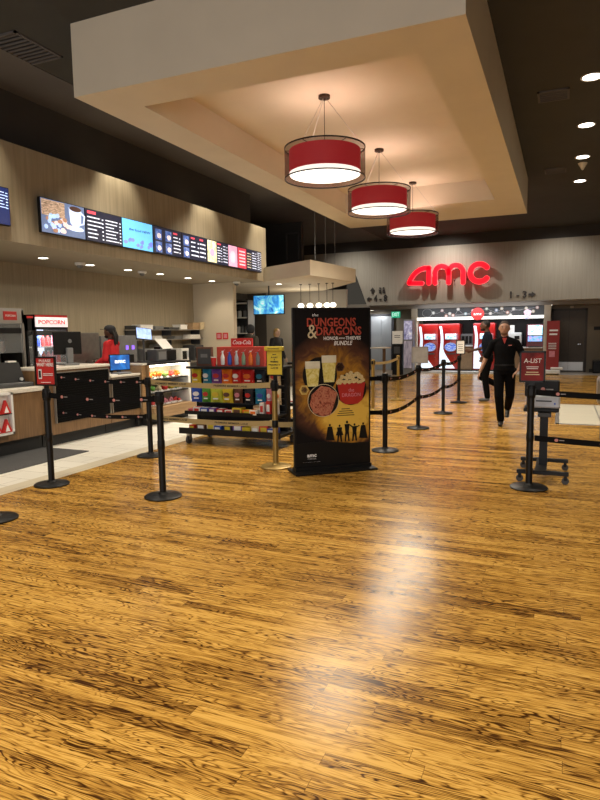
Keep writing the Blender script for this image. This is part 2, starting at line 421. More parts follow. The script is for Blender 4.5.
# columns and lintel of the drinks station are part of the building
b = MB(); b.box(-5.24, -5.03, 22.86, 23.3, 0, 2.37); b.box(-.60, -.39, 22.86, 23.3, 0, 2.37)
struct(b.build('trim_3', CREAM))
wall('wall_station_back', M('station_dark', (.018, .016, .016), .6), (-5.03, -.60, 24.0, 24.1, 0, 2.37))
wall('trim_4', M('white_curb', (.55, .55, .52), .5), (-5.03, -.60, 22.45, 22.95, 0, .06))

# ------------------------------------------------------------------ drinks station at the far wall
t = thing('header_board', 'dark header board with round flavour dots over the red drink machines', 'sign', (-2.815, 22.95, 0))
MB().box(-2.2, 2.2, .03, .09, 2.03, 2.365).build('board', M('charcoal_board', (.055, .058, .06), .5), t)
MB().box(-2.2, 2.2, -.10, .10, 1.93, 2.03).build('lit_ledge', LIGHTW, t)
dots = [(-1.62, 2.2, WHITE), (-1.30, 2.28, PINK), (-1.02, 2.16, WHITE), (-.9, 2.1, ORG), (-.72, 2.31, WHITE), (-.45, 2.14, TEAL), (-.20, 2.25, PINK), (.42, 2.13, WHITE), (.62, 2.24, BLU), (.80, 2.30, CRM), (1.0, 2.15, ORG),
        (1.20, 2.27, WHITE), (1.62, 2.28, CRM), (1.85, 2.17, CRM), (1.98, 2.30, PINK), (-1.15, 2.08, ORG), (.28, 2.30, GRN), (1.10, 2.06, WHITE)]
MUT = {id(ORG): M('dot_salmon', (.55, .25, .2), .5), id(TEAL): M('dot_aqua', (.25, .42, .45), .5), id(BLU): M('dot_blue', (.25, .35, .5), .5), id(GRN): M('dot_mint', (.3, .45, .35), .5), id(PINK): M('dot_pink', (.55, .35, .35), .5), id(CRM): M('dot_sand', (.6, .5, .35), .5), id(WHITE): M('dot_pale', (.55, .55, .52), .5)}
for i, (x, z, m) in enumerate(dots):
    o = MB().disc(x, z, .058, .058, .012, .03).build('flavour_dot', MUT[id(m)], t)
    MB().disc(x, z, .035, .035, .008, .012).build('dot_centre', PAPER, o)
b = MB()
b.stroke([(-1.85+.18*math.cos(a*PI/10), 2.2+.15*math.sin(a*PI/10)) for a in range(0, 20)], .012, .022, .03)
for a, c in zip(dots, dots[1:]):
    if random.random() < .7: b.stroke([(a[0], a[1]), ((a[0]+c[0])/2, max(2.06, (a[1]+c[1])/2-.06)), (c[0], c[1])], .010, .024, .03)
b.build('connecting_lines', M('pale_line', (.4, .4, .4), .5), t)
t = thing('round_sign', 'red round cinema logo sign over the middle of the drink machines', 'sign', (-2.82, 22.78, 2.12))
MB().disc(0, 0, .22, .22, 0, .06, 32).build('disc', M('red_lit_disc', (.85, .06, .06), .4, 0, .02, emit=.5), t)
text('lettering', 'amc', .10, 0, -.004, 0, M('lit_white', (1, 1, 1), .5, 0, 0, emit=.8), t, .28, bold=.02)
t = thing('cup_sign', 'small pink and blue cup shaped sign hanging right of the header board', 'sign', (-1.14, 22.82, 2.03))
MB().prism([(-.11, .10), (-.08, -.12), (.08, -.12), (.11, .10)], 0, .04).build('cup', picture('cup_art', [(.8, .2, .3), (.9, .8, .85), (.3, .5, .8)], 6, .5), t)
MB().disc(-.06, .12, .07, .06, 0, .04).disc(.06, .12, .07, .06, 0, .04).disc(0, .15, .07, .06, 0, .04).build('topping', M('pale_topping', (.8, .7, .78), .5, emit=.4), t)

SCR = picture('screen_picture', [(.05, .15, .5), (.3, .6, .8), (.85, .9, .9), (.6, .2, .4)], 9, 1.1)
OVAL = picture('oval_badge', [(.02, .04, .35), (.15, .25, .7), (.7, .75, .85)], 12, .7, stretch=(1, 1, 2.5))
def drink_machine(x, label, tilt=0):
    t = thing('drink_machine', label, 'drink machine', (x, 23.05, 0), tilt, 'red touch screen drink machines')
    MB().box(-.38, .38, 0, .75, .10, 1.80, .03).build('cabinet', REDM, t, 40)
    # white wave down the left edge, widening to the foot
    pts = [(-.33, 1.72), (-.22, 1.72)]
    for i in range(9):
        s = i/8; pts.append((-.27+.03*math.sin(s*PI)+.42*max(0, s-.38)**1.35/.55, 1.55-1.40*s))
    pts += [(-.06+.0, .12), (-.33, .12)]
    for i in range(7):
        s = 1-i/6; pts.append((-.345+.10*math.sin(s*PI)**1.2*.7, .2+1.3*(1-s)))
    b = MB(); L = []; R = []
    for i in range(14):
        s = i/13; z = 1.70-1.56*s
        l = -.36+.055*math.sin(PI*min(1, s*1.6)); w = .085+.05*s if s < .5 else .11+1.15*(s-.5)**1.3
        if s > .55: l = -.35
        L.append((l, z)); R.append((l+w, z))
    b.prism(L+R[::-1], -.008, .004); b.build('white_wave', M('white_wave_glow', (.74, .84, .95), .4, 0, .02, emit=.75), t)  # wave is no lamp; emission added so it looks brightly lit
    MB().box(-.14, .26, -.02, .02, 1.22, 1.42, .01).build('screen', SCR, t)
    MB().box(.26, .33, -.015, .02, 1.20, 1.42, .005).build('label_strip', PINK, t)
    MB().disc(.06, .93, .21, .15, -.03, .02, 28).build('nozzle_badge', OVAL, t)
    MB().disc(.06, .93, .235, .17, -.015, .02, 28).build('badge_rim', SILVER, t)
    b = MB(); b.cyl((.06, -.02, 1.13), (.06, -.02, 1.08), .02); b.build('nozzle', SILVER, t)
    MB().box(-.10, .24, -.05, .02, .66, .70, .01).build('drip_tray', DGREY, t)
    for sx in (-.3, .3):
        for sy in (.08, .66): MB().cyl((sx, sy, 0), (sx, sy, .11), .03).build('foot', DGREY, t)
    MB().disc(.24, .55, .015, .015, -.01, .01).build('lock', CHROME, t)
    return t
drink_machine(-4.63, 'red drink machine leftmost of the row, beside the pale column')
drink_machine(-3.86, 'second red drink machine from the left, next to the wooden cup cabinet')
drink_machine(-2.62, 'red drink machine right of the cup cabinet, behind the two walking men')
t = thing('screen_dispenser', 'dark red dispenser with a tall lit touch screen at the right end', 'drink machine', (-.90, 23.05, .92))
MB().box(-.27, .30, 0, .5, 0, .80, .02).build('cabinet', M('deep_red_cabinet', (.12, .008, .012), .3), t)
MB().box(-.22, .25, -.015, .01, .42, .76, .005).build('screen', picture('cyan_screen', [(.1, .4, .9), (.3, .8, .9), (.95, 1, 1), (.4, .3, .9)], 7, 1.5), t)
MB().box(-.22, .25, -.014, .01, .20, .38, .005).build('brand_panel', picture('violet_screen', [(.05, .1, .5), (.2, .5, .9), (.7, .2, .5)], 10, 1.0), t)
MB().box(-.20, .22, -.05, .02, 0, .03).build('drip_tray', DGREY, t)
t = thing('base_cabinet', 'wooden base cabinet under the dispensers with a white top, right end', 'cabinet', (-1.30, 23.05, 0))
MB().box(-.88, .66, 0, .8, .12, .88).build('body', WOODV, t); MB().box(-.88, .66, .06, .8, 0, .12).build('plinth', KICK, t)
MB().box(-.90, .67, -.04, .8, .88, .92, .008).build('worktop', WHITE, t)
for i in range(2): MB().box(-.84+.77*i, -.10+.76*i, -.02, 0, .16, .84, .005).build('door', WOODV, t)
t = thing('cup_cabinet', 'small wooden cabinet with a cup dispenser between two red machines', 'cabinet', (-3.24, 23.1, 0))
MB().box(-.225, .225, 0, .6, .10, .95).build('body', M('tan_laminate', (.27, .18, .10), .5), t); MB().box(-.22, .22, .04, .6, 0, .1).build('plinth', KICK, t)
MB().box(-.23, .23, -.03, .6, .95, .99, .005).build('worktop', WHITE, t)
MB().box(-.20, .2, -.012, 0, .16, .90, .004).build('door', M('tan_laminate', (.27, .18, .10)), t)
t = thing('napkin_dispenser', 'grey napkin and lid dispenser standing on the small cup cabinet', 'dispenser', (-3.24, 23.2, .99))
MB().box(-.22, .22, 0, .35, 0, .42, .01).build('case', GREY, t)
for i in range(3): MB().box(-.18+.13*i, -.08+.13*i, -.01, .02, .06, .34).build('slot', BLACK, t)
t = thing('ice_dispenser', 'white ice and water dispenser left of the lit touch screen', 'dispenser', (-1.52, 23.1, .92))
MB().box(-.28, .18, 0, .5, 0, .52, .015).build('case', WHITE, t); MB().box(-.05, .12, -.012, .01, .28, .40).build('outlet', BLACK, t)
MB().box(-.05, .12, -.012, .01, .08, .18).build('tray_recess', DGREY, t)
t = thing('notice_holder', 'white notice in a stand on top of the ice dispenser', 'sign', (-1.70, 23.15, 1.44))
MB().box(-.10, .12, 0, .02, 0, .26).build('notice', M('lit_paper', (.75, .72, .68), .7), t)
MB().box(-.1, .12, -.05, .07, 0, .012).build('foot', GLASS, t)

# large illuminated letters
t = thing('illuminated_letters', 'large glowing red cinema name letters standing off the far wall', 'sign', (-5.20, 21.76, 3.16))
u = .00585
NEON = M('glowing_red_letter', (1.0, .002, .016), .4, 0, .02, emit=.80)
EDGE = M('glowing_pink_edge', (1, .10, .13), .4, 0, 0, emit=.85)
def LP(pts): return [((x-42)*u+.06, (185-y-22*(x-42)/485)*u*.97) for x, y in pts]
def letter(name, strokes, polys=()):
    for nm, mm, grow, y0, y1 in (('letter_'+name, NEON, 0, -.06, .06), ):
        b = MB()
        for w, pts in strokes: b.stroke(LP(pts), w*u+grow, y0, y1)
        for pts in polys: b.prism(LP(pts), y0, y1)
        o = b.build(nm, mm, t)
    b = MB()
    for w, pts in strokes: b.stroke(LP(pts), w*u+.022, -.03, .045)
    for pts in polys: b.prism(LP(pts), -.03, .045)
    b.build('letter_rim', EDGE, o)
arc = lambda cx, cy, r, a0, a1, n=12: [(cx+r*math.cos(math.radians(a0+(a1-a0)*i/n)), cy-r*math.sin(math.radians(a0+(a1-a0)*i/n))) for i in range(n+1)]
letter('a', [(25, [(56, 168), (64, 148), (78, 125), (97, 104), (120, 89), (148, 80), (174, 80)]), (27, [(174, 80), (174, 110), (174, 170)]), (24, [(56, 172), (100, 172), (132, 172)])])
letter('m', [(25, [(211, 170), (211, 130), (211, 110)]+arc(251, 108, 40, 180, 0)+[(291, 130), (291, 168)]), (25, [(291, 112)]+arc(333, 105, 42, 180, 0)+[(375, 130), (375, 168)])])
letter('c', [(28, arc(467, 110, 52, 38, 322, 26))])
b = MB()
for x in (-.0, .6, 1.0, 1.5, 1.95, 2.5): b.cyl((x+.18, .05, .14), (x+.18, .2395, .10), .015)
b.build('standoff_pin', DGREY, t)

# wall direction signs
def wallsign(s, x, z, label, h=.22, extra=None, w=None):
    t = thing('direction_sign', label, 'sign', (x, 21.99, z))
    text('lettering', s, h, 0, -.02, 0, M('dark_letter', (.035, .03, .028), .4), t, w, ext=.012, bold=.03)
    if extra: extra(t)
    return t
def arrow(t, x, z, s, d):
    pts = [(0, .12), (.16, 0), (0, -.12), (0, -.045), (-.13, -.045), (-.13, .045), (0, .045)]
    c, q = math.cos(d), math.sin(d)
    MB().prism([(x+(a*c-b_*q)*s, z+(a*q+b_*c)*s) for a, b_ in pts], -.032, -.008).build('arrow', M('dark_letter', (.035, .03, .028)), t)
wallsign('1 - 3', -1.42, 2.70, 'dark number sign 1 - 3 with arrow pointing right on the far wall', .22, lambda t: arrow(t, .44, 0, .8, 0), .52)
wallsign('4 - 8', -6.18, 2.74, 'dark number sign 4 - 8 with arrow pointing left on the far wall', .24, lambda t: arrow(t, -.42, 0, .70, PI), .50)
def rest(t):
    arrow(t, -.28, 0, .8, HP)
    for i, x in enumerate((0, .14)):
        b = MB(); b.disc(x, .09, .03, .03, -.03, -.008); b.prism([(x-.04, .045), (x+.04, .045), (x+(.055 if i else .03), -.10), (x-(.055 if i else .03), -.10)], -.03, -.008)
        b.build('figure_symbol', M('dark_letter', (.035, .03, .028)), t)
t = thing('direction_sign', 'upward arrow and small restroom figure symbols above the 4 - 8 sign', 'sign', (-6.20, 21.99, 3.03)); rest(t)

# exit sign
t = thing('exit_sign', 'green lit EXIT sign hanging at the far left passage', 'sign', (-5.86, 22.95, 2.17))
MB().box(-.17, .17, 0, .05, -.12, .12, .01).build('case', M('exit_green', (.02, .45, .25), .4, 0, .02, emit=.6), t)
text('lettering', 'EXIT', .14, 0, -.004, 0, M('exit_letters', (.7, 1, .85), .4, 0, 0, emit=1.0), t, .27)
MB().cyl((0, .025, .12), (0, .025, .19), .015).build('hanger', DGREY, t)

# far left: poster stand, display, high table, framed sign
t = thing('display_case', 'tall lit lavender display case left of the pale column', 'display', (-4.97, 21.2, 0))
MB().box(-.16, .16, 0, .4, 0, 1.95, .01).build('case', GREY, t)
MB().box(-.145, .145, -.01, .01, .25, 1.2).build('lower_print', picture('lavender_print', [(.16, .14, .22), (.35, .33, .42), (.55, .5, .6)], 5, .12, stretch=(3, 3, .5)), t)
MB().box(-.145, .145, -.01, .01, 1.25, 1.9).build('upper_print', picture('violet_print', [(.1, .1, .25), (.4, .4, .6), (.8, .8, .85)], 6, .35), t)
t = thing('notice_stand', 'dark stand with a white notice on top by the far left passage', 'stand', (-5.36, 21.2, 0))
MB().box(-.17, .17, 0, .3, 0, 1.1, .01).build('cabinet', BLACK, t)
MB().box(-.17, .20, -.02, .02, 1.10, 1.55).build('notice', PAPER, t)
MB().box(-.16, .16, -.02, .0, .70, 1.06).build('black_frame', BLACKM, t)
MB().box(-.11, .11, -.03, -.015, .76, 1.0).build('frame_print', DGREY, t)
for z in (1.38, 1.32): MB().box(-.09, .12, -.022, -.02, z, z+.02).build('print_line', KTXT, t)
t = thing('high_table', 'pale topped high table by the elevator door', 'table', (-5.72, 20.5, 0))
MB().box(-.36, .26, -.3, .3, .96, 1.0, .006).build('tabletop', CREAM, t)
MB().box(.04, .13, -.04, .04, .02, .96).build('post', WOODV, t); MB().box(-.12, .28, -.22, .22, 0, .03).build('base', DGREY, t)

# retractable banner, right end of station
t = thing('roll_up_banner', 'tall red roll-up banner leaning beside the right column', 'banner', (-.28, 22.45, 0), 0)
b = MB(); b.loft([[(-.21, 0, .16), (.19, 0, .16), (.19, .012, .16), (-.21, .012, .16)], [(-.21, .05, 1.82), (.19, .05, 1.82), (.19, .062, 1.82), (-.21, .062, 1.82)]]).build('banner_sheet', M('red_banner', (.26, .016, .014), .55, 0, .05, 2), t)
for z, a_ in ((1.47, .14), (1.34, .12)): MB().box(-.13, a_, .02, .04, z, z+.055).build('print_heading', WTXT, t)
for i in range(4): MB().box(-.15, .10, .010, .02, 1.05-.06*i, 1.07-.06*i).build('print_line', WTXT, t)
MB().box(-.12, .06, .008, .02, .60, .80).build('card_picture', PINK, t)
b = MB().box(-.24, .24, -.12, .14, .03, .16, .02).build('base_case', WHITE, t)
MB().box(-.06, .32, -.10, .05, .17, .25, .02).build('folded_sheet', PAPER, t)
MB().box(-.2, .2, -.10, .12, 0, .035).build('foot', BLACK, t)
tag(MB().box(1.0, 2.4, 23.35, 23.85, 0, .42, .02).box(1.05, 2.35, 23.3, 23.36, .05, .36).build('low_bench', BLACK), 'low black bench against the far right wall', 'bench')
t = thing('room_number_sign', 'small dark number sign on the wall right of the door', 'sign', (1.15, 23.88, 1.55))
MB().box(-.14, .14, 0, .02, -.06, .06).build('plate', BLACK, t)
t = thing('wall_detector', 'small pale detector above the brown double door', 'detector', (.28, 23.88, 2.31)); MB().box(-.06, .06, -.05, .01, -.04, .04, .01).build('case', CREAM, t)

# ------------------------------------------------------------------ ceiling fittings
def drum(x, y, label):
    zb, zt = 3.50, 3.88
    t = thing('drum_pendant', label, 'pendant lamp', (x, y, zb), 0, 'red drum pendants under the ceiling box')
    H = zt-zb
    b = MB(); b.lathe([(.515, 0), (.515, H)], n=48, cap=False); b.build('outer_shade', SHEER, t, 30)
    b = MB(); b.lathe([(.518, -.004), (.518, .010), (.508, .010), (.508, -.004), (.518, -.004)], n=48, cap=False)
    b.build('lower_hoop', BLACK, t, 30)
    b = MB(); b.lathe([(.518, H-.012), (.518, H+.004), (.508, H+.004), (.508, H-.012), (.518, H-.012)], n=48, cap=False)
    b.build('upper_hoop', BLACK, t, 30)
    b = MB(); b.lathe([(.455, .075), (.455, H-.03)], n=48, cap=False); b.build('inner_shade', REDSH, t, 30)
    b = MB(); b.lathe([(.001, .02), (.28, .023), (.45, .05), (.455, .09)], n=48, cap=False); b.build('diffuser', DRUMD, t, 60)
    b = MB(); 
    for a in (0, 120, 240):
        a = math.radians(a+20); b.cyl((.505*math.cos(a), .505*math.sin(a), H-.01), (.02*math.cos(a), .02*math.sin(a), iz-zb-.03), .003, n=6)
    b.build('suspension_wire', STEEL, t)
    MB().cyl((0, 0, H-.15), (0, 0, iz-zb-.03), .004, n=6).build('power_cord', BLACK, t)
    b = MB()
    for a in (0, 60, 120): 
        a = math.radians(a+20); b.cyl((.515*math.cos(a), .515*math.sin(a), H-.02), (-.515*math.cos(a), -.515*math.sin(a), H-.02), .005, n=6)
    b.build('spider_frame', BLACKM, t)
    MB().lathe([(.075, iz-zb-.035), (.075, iz-zb)], n=24).build('canopy', M('bronze', (.05, .03, .02), .4, .5), t, 30)
    return t
SHEER = mesh_shade('sheer_grey_shade', (.12, .035, .035), .48)
REDSH = M('red_shade_fabric', (.62, .018, .03), .7, 0, .04, 40, emit=.42)
DRUMD = M('drum_diffuser', (1, .93, .82), .5, 0, 0, 1, emit=2.0)
drum(-2.86, 7.56, 'nearest and largest red drum pendant lamp')
drum(-2.86, 10.08, 'middle of the three red drum pendant lamps')
drum(-2.86, 12.54, 'farthest and smallest red drum pendant lamp')
for y in (7.56, 10.08, 12.54):
    light('POINT', 'drum_up', (-2.86, y, 3.83), 9, (1, .86, .66), .30)
    light('AREA', 'drum_down', (-2.86, y, 3.48), 85, (1, .89, .72), .85)
def downlight(x, y, z, label, grp, r=.085):
    t = thing('downlight', label, 'ceiling light', (x, y, z), 0, grp)
    b = MB(); b.lathe([(r, -.002), (r*1.22, -.006), (r*1.25, 0), (r, 0), (r, -.002)], n=20, cap=False); b.build('trim_ring', WHITE, t, 30)
    MB().lathe([(r, -.004), (r, -.001)], n=20).build('lamp', LIGHT, t)
    return t
g = 'recessed downlights in the dark ceiling'
for y, l in ((9.35, 'nearest downlight in the dark ceiling at right'), (11.44, 'second downlight in the dark ceiling at right'), (13.47, 'third downlight in the dark ceiling, next to a cone detector'), (15.58, 'farthest downlight in the dark ceiling at right')):
    downlight(.256, y, CZ, l, g, .115)
g = 'recessed lights in the kitchen soffit'
for x, y, l in ((-7.57, 7.42, 'soffit light nearest the left edge, over the drinks cooler'), (-7.64, 8.54, 'soffit light over the red shirted employee'), (-7.62, 9.54, 'third soffit light from the left'), (-7.58, 10.49, 'fourth soffit light from the left'),
                (-7.61, 11.55, 'fifth soffit light from the left'), (-7.58, 12.5, 'soffit light nearest the pale end wall'), (-6.63, 14.17, 'soffit light above the wall television')):
    downlight(x, y, 2.775, l, g, .07)
downlight(-.43, 21.4 + 1.55, 2.37, 'passage light above the roll-up banner', 'passage lights', .08)
downlight(-6.9, 23.3, 2.37, 'passage light in front of the elevator door', 'passage lights', .08)
for x, y, l in ((-7.55, 8.2, 'white dome camera left of the second soffit light'), (-7.53, 9.85, 'white dome camera in the middle of the soffit'), (-7.2, 13.0, 'white dome camera near the end of the menu soffit')):
    t = thing('dome_camera', l, 'camera', (x, y, 2.776), 0, 'dome cameras under the soffit')
    MB().lathe([(.085, 0), (.085, -.03), (.07, -.045)], n=20).build('base', WHITE, t, 30); MB().sph((0, 0, -.045), (.06, .06, .05)).build('dome', GREY, t, 60)
t = thing('cone_detector', 'small cone shaped detector hanging between the ceiling lights', 'detector', (.27, 13.95, CZ))
MB().lathe([(.09, 0), (.085, -.02), (.02, -.13), (.004, -.14)], n=16).build('cone', CREAM, t, 40)
def vent(x, y, w, d, z, label):
    t = thing('air_vent', label, 'vent', (x, y, z), 0, 'ceiling air vents')
    b = MB(); b.box(-w/2, w/2, -d/2, -d/2+.03, -.02, 0); b.box(-w/2, w/2, d/2-.03, d/2, -.02, 0); b.box(-w/2, -w/2+.03, -d/2, d/2, -.02, 0); b.box(w/2-.03, w/2, -d/2, d/2, -.02, 0)
    b.build('frame', CEILG, t)
    b = MB(); n = int(d/.07)
    for i in range(n): b.box(-w/2+.03, w/2-.03, -d/2+.05+i*.07, -d/2+.075+i*.07, -.018, -.004)
    b.build('slat', CEILG, t)
    MB().box(-w/2+.02, w/2-.02, -d/2+.02, d/2-.02, -.004, -.001).build('duct_opening', BLACK, t)
vent(-.22, 9.8, .42, .42, CZ, 'square air vent in the dark ceiling beside the nearest downlight')
vent(-.24, 14.3, .42, .42, CZ, 'square air vent in the dark ceiling at the far right')
vent(-5.82, 5.6, .5, .7, CZ, 'air vent in the dark ceiling at the upper left edge')
# five small globe lamps beyond the banner
for i, (x, y) in enumerate(((-6.216, 14.6), (-5.966, 14.6), (-5.718, 14.6), (-5.50, 14.6), (-5.34, 14.6))):
    lb = ['leftmost', 'second from left', 'middle', 'fourth from left', 'rightmost'][i]
    t = thing('globe_pendant', lb+' of the five small white globe lamps above the poster stand', 'pendant lamp', (x, y, 2.20), 0, 'small globe pendants')
    MB().sph((0, 0, .03), (.085, .085, .065)).build('globe', M('globe_glow', (1, .9, .72), .4, 0, 0, emit=2.2), t, 60)
    MB().cyl((0, 0, .10), (0, 0, .575), .007, n=8).build('rod', BLACKM, t)
    MB().cyl((0, 0, .56), (0, 0, .575), .035, n=12).build('canopy', BLACKM, t)
for i, (x, y) in enumerate(((-5.55, 13.95), (-5.45, 14.4), (-5.35, 14.8))):
    tag(MB().cyl((0, 0, 0), (0, 0, CZ-3.1), .008, n=6).build('hanging_cable', GREY, loc=(x, y, 3.1)), ['left', 'middle', 'right'][i]+' thin cable holding up the cream floating soffit', 'cable', 'soffit cables')

# ------------------------------------------------------------------ menu screens over the counter
MS = {}
def glow(n, c, e=1.0): return M(n, c, .4, 0, .08, 20, emit=e)
KSC = glow('screen_black', (.012, .014, .03), 1.0)
BAR = glow('screen_text_white', (.75, .78, .9), .9); REDB = glow('screen_text_red', (.8, .08, .12), .9)
def screen(y0, y1, label, fill, base=None):
    w = y1-y0
    t = thing('menu_screen', label, 'screen', (-6.495, (y0+y1)/2, 2.945), HP, 'menu screens over the counter')
    h = .47
    MB().box(-w/2+.003, w/2-.003, 0, .05, 0, h, .004).build('case', BLACK, t)
    MB().box(-w/2+.012, w/2-.012, -.003, .002, .01, h-.01).build('display', base or KSC, t)
    MB().box(-.1, .1, .05, .1049, .12, .34).build('bracket', DGREY, t)
    fill(t, w, h)
    return t
def lines(t, x0, x1, z0, z1, n, mat=None, jag=.5):
    b = MB()
    for i in range(n):
        z = z1-(z1-z0)*(i+.5)/n; k = (z1-z0)/n*.14
        x = x0+random.random()*.0
        b.box(x, x+(x1-x0)*(.5+.45*random.random()), -.006, -.002, z-k, z+k)
        b.box(x1-.03, x1, -.006, -.002, z-k*1.3-.004, z+k-.004)
    b.build('menu_text', mat or BAR, t)
def coffee(t, w, h):
    MB().box(-.40, .02, -.006, -.003, .24, .45).build('straw_picture', picture('straw', [(.10, .06, .04), (.45, .3, .2), (.7, .55, .42)], 14, .8, stretch=(1, 1, 5)), t)
    rr = random.Random(3)
    for i in range(16):
        x, z = -.30+.42*rr.random(), .05+.18*rr.random()
        MB().disc(x, z, .042, .030, -.006-.001*i, -.004, 12).build('nut_picture', glow('nuts', (.40, .22, .14), .8) if i % 3 == 0 else glow('nuts_pale', (.75, .62, .60), .9), t)
    b = MB()
    for i in range(12):
        x, z = -.38+.30*rr.random(), .04+.22*rr.random(); b.disc(x, z, .03, .03, -.014, -.004, 10)
    b.build('sugar_picture', glow('sugar', (.45, .62, .92), .9), t)
    b = MB(); b.prism([(.10, .41), (.12, .20), (.17, .16), (.27, .16), (.32, .20), (.34, .41)], -.012, -.004); b.stroke([(.33, .37), (.40, .33), (.38, .22), (.30, .2)], .025, -.014, -.004); b.disc(.22, .13, .16, .035, -.010, -.004)
    b.build('cup_picture', glow('cup', (.60, .68, .85), .9), t)
    MB().disc(.22, .405, .115, .035, -.016, -.010).build('coffee_picture', glow('coffee', (.08, .04, .03), .6), t)
def menu_a(t, w, h):
    MB().box(-.36, -.18, -.006, -.002, .40, .44).build('heading', REDB, t)
    lines(t, -.36, -.02, .03, .38, 6); lines(t, .03, .38, .03, .38, 7)
def blue_new(t, w, h):
    text('lettering', 'the food NEW', .035, .05, -.005, .31, glow('blue_txt', (.03, .08, .3), .3), t, .55)
    b = MB(); rr = random.Random(5)
    for i in range(14): b.disc(-.34+.70*rr.random(), .05+.10*rr.random(), .025+.03*rr.random(), .03, -.008, -.004, 8)
    b.build('food_picture', glow('violet_food', (.22, .28, .72), .8), t)
def plates(cells, txt):
    def f(t, w, h):
        rr = random.Random(len(cells)+int(w*1000))
        for cx, cz in cells:
            MB().box(cx-.09, cx+.09, -.005, -.002, cz-.09, cz+.09).build('photo_ground', picture('photo_ground', [(.02, .05, .2), (.08, .14, .38), (.25, .3, .5)], 14, .9), t)
            MB().disc(cx+.01, cz-.02, .055, .045, -.009, -.004, 14).build('food_picture', picture('food', [(.75, .6, .5), (.8, .75, .8), (.5, .25, .15)], 25, .9), t)
        for (a, b_, n) in txt: 
            MB().box(a, a+.12, -.006, -.002, .39, .42).build('heading', REDB, t); lines(t, a, b_, .05, .37, n)
    return f
def pinkred(t, w, h):
    MB().box(-.40, -.03, -.006, -.002, .02, .45).build('pink_panel', glow('pinkp', (.85, .45, .6), .9), t)
    MB().disc(-.22, .22, .10, .12, -.010, -.004, 18).build('drink_picture', glow('pinkd', (.9, .75, .85), .9), t)
    MB().box(.0, .38, -.006, -.002, .02, .45).build('red_panel', glow('redp', (.65, .06, .09), .9), t)
    b = MB()
    for i in range(5): b.box(.06, .32, -.01, -.004, .08+.07*i, .11+.07*i)
    b.build('panel_text', glow('pinkt', (.95, .6, .65), .9), t)
def yellowpic(t, w, h):
    MB().box(-.40, -.06, -.006, -.002, .03, .45).build('drink_panel', picture('lemon', [(.3, .35, .15), (.75, .7, .4), (.9, .85, .7)], 9, .9), t)
    MB().disc(-.23, .22, .09, .08, -.010, -.004, 16).build('badge', glow('magenta', (.8, .35, .5), .9), t)
    MB().box(-.02, .12, -.006, -.002, .40, .43).build('heading', REDB, t); lines(t, -.02, .16, .05, .37, 6); lines(t, .21, .38, .05, .42, 6)
Y = [6.363, 7.203, 8.02, 8.822, 9.688, 10.546, 11.408, 12.203, 12.938]
screen(Y[0], Y[1], 'menu screen showing a coffee cup with nuts and sugar', coffee, glow('tablecloth_blue', (.13, .18, .32), .8))
screen(Y[1], Y[2], 'black menu screen of text just right of the coffee picture', menu_a)
screen(Y[2], Y[3], 'light blue menu screen announcing something new', blue_new, glow('sky_screen', (.14, .50, .85), 1.0))
screen(Y[3], Y[4], 'menu screen with four blue food photos in a grid', plates([(-.27, .33), (.02, .33), (-.27, .12), (.02, .12)], [(.17, .38, 5)]))
screen(Y[4], Y[5], 'menu screen with two food photos and red headed text', plates([(-.28, .33), (-.28, .12)], [(-.12, .14, 4), (.18, .38, 4)]))
screen(Y[5], Y[6], 'menu screen with a pale yellow drink picture at its left', yellowpic)
screen(Y[6], Y[7], 'menu screen split into a pink and a red panel', pinkred)
screen(Y[7], Y[8], 'last menu screen on the right, dense white text on black', lambda t, w, h: (lines(t, -.34, -.16, .04, .40, 6, glow('warm_txt', (.7, .6, .4), .8)), lines(t, -.10, .10, .04, .43, 7), lines(t, .16, .34, .04, .45, 10)))
screen(5.05, 5.87, 'dark blue menu screen cut by the left edge of the picture', lambda t, w, h: (lines(t, .22, .38, .20, .42, 6, glow('bluewhite', (.5, .65, 1), 1.0)), [MB().box(-.38, .2, -.005, -.002, .10+.06*i, .13+.06*i).build('blue_stripe', glow('bluestripe', (.03, .10, .45), .9), t) for i in range(6)]), glow('navy', (.01, .02, .10), .8))

# ------------------------------------------------------------------ concession counters (local frames face the lobby)
def counter(name, label, y0, y1, X, kick, zb, zt, depth, cat='counter', mat=None, topm=None, topt=.06):
    t = thing(name, label, cat, (X, (y0+y1)/2, 0), HP)
    w = y1-y0
    MB().box(-w/2, w/2, 0, depth, zb, zt).build('body', mat or WOODV, t)
    MB().box(-w/2, w/2, kick, depth, 0, zb).build('kick_base', KICK, t)
    MB().box(-w/2, w/2, -.03, depth+.02, zt, zt+topt, .008).build('countertop', topm or STONE, t)
    return t
counter('service_counter', 'low walnut counter with a pale stone top at the left edge', 3.2, 6.27, -6.55, .07, .20, .81, .72)
t = counter('raised_counter', 'long raised walnut counter with black louvred front panels', 6.29, 7.56, -6.50, .12, .17, 1.07, .60, topt=.04)
def louvre(t, x0, x1, z0, z1):
    VB = M('panel_black', (.003, .003, .003), .7, 0, .05, spec=.08)
    MB().box(x0, x1, -.02, 0, z0, z1).build('black_panel', VB, t)
    b = MB(); n = int((z1-z0)/.035)
    for i in range(n): b.box(x0+.02, x1-.02, -.028, -.018, z0+.01+i*.035, z0+.03+i*.035)
    b.build('louvre', VB, t)
    b = MB(); b.box(x0-.012, x0, -.035, 0, z0, z1); b.box(x1, x1+.012, -.035, 0, z0, z1); b.box(x0, x1, -.035, 0, z1, z1+.014)
    b.build('metal_edge', STEEL, t)
louvre(t, -.50, .60, .33, 1.03)
t = counter('till_counter', 'lower till counter section holding the lit blue screen', 7.57, 8.30, -6.50, .12, .17, .88, .60, topt=.035)
louvre(t, -.34, .34, .33, .855)
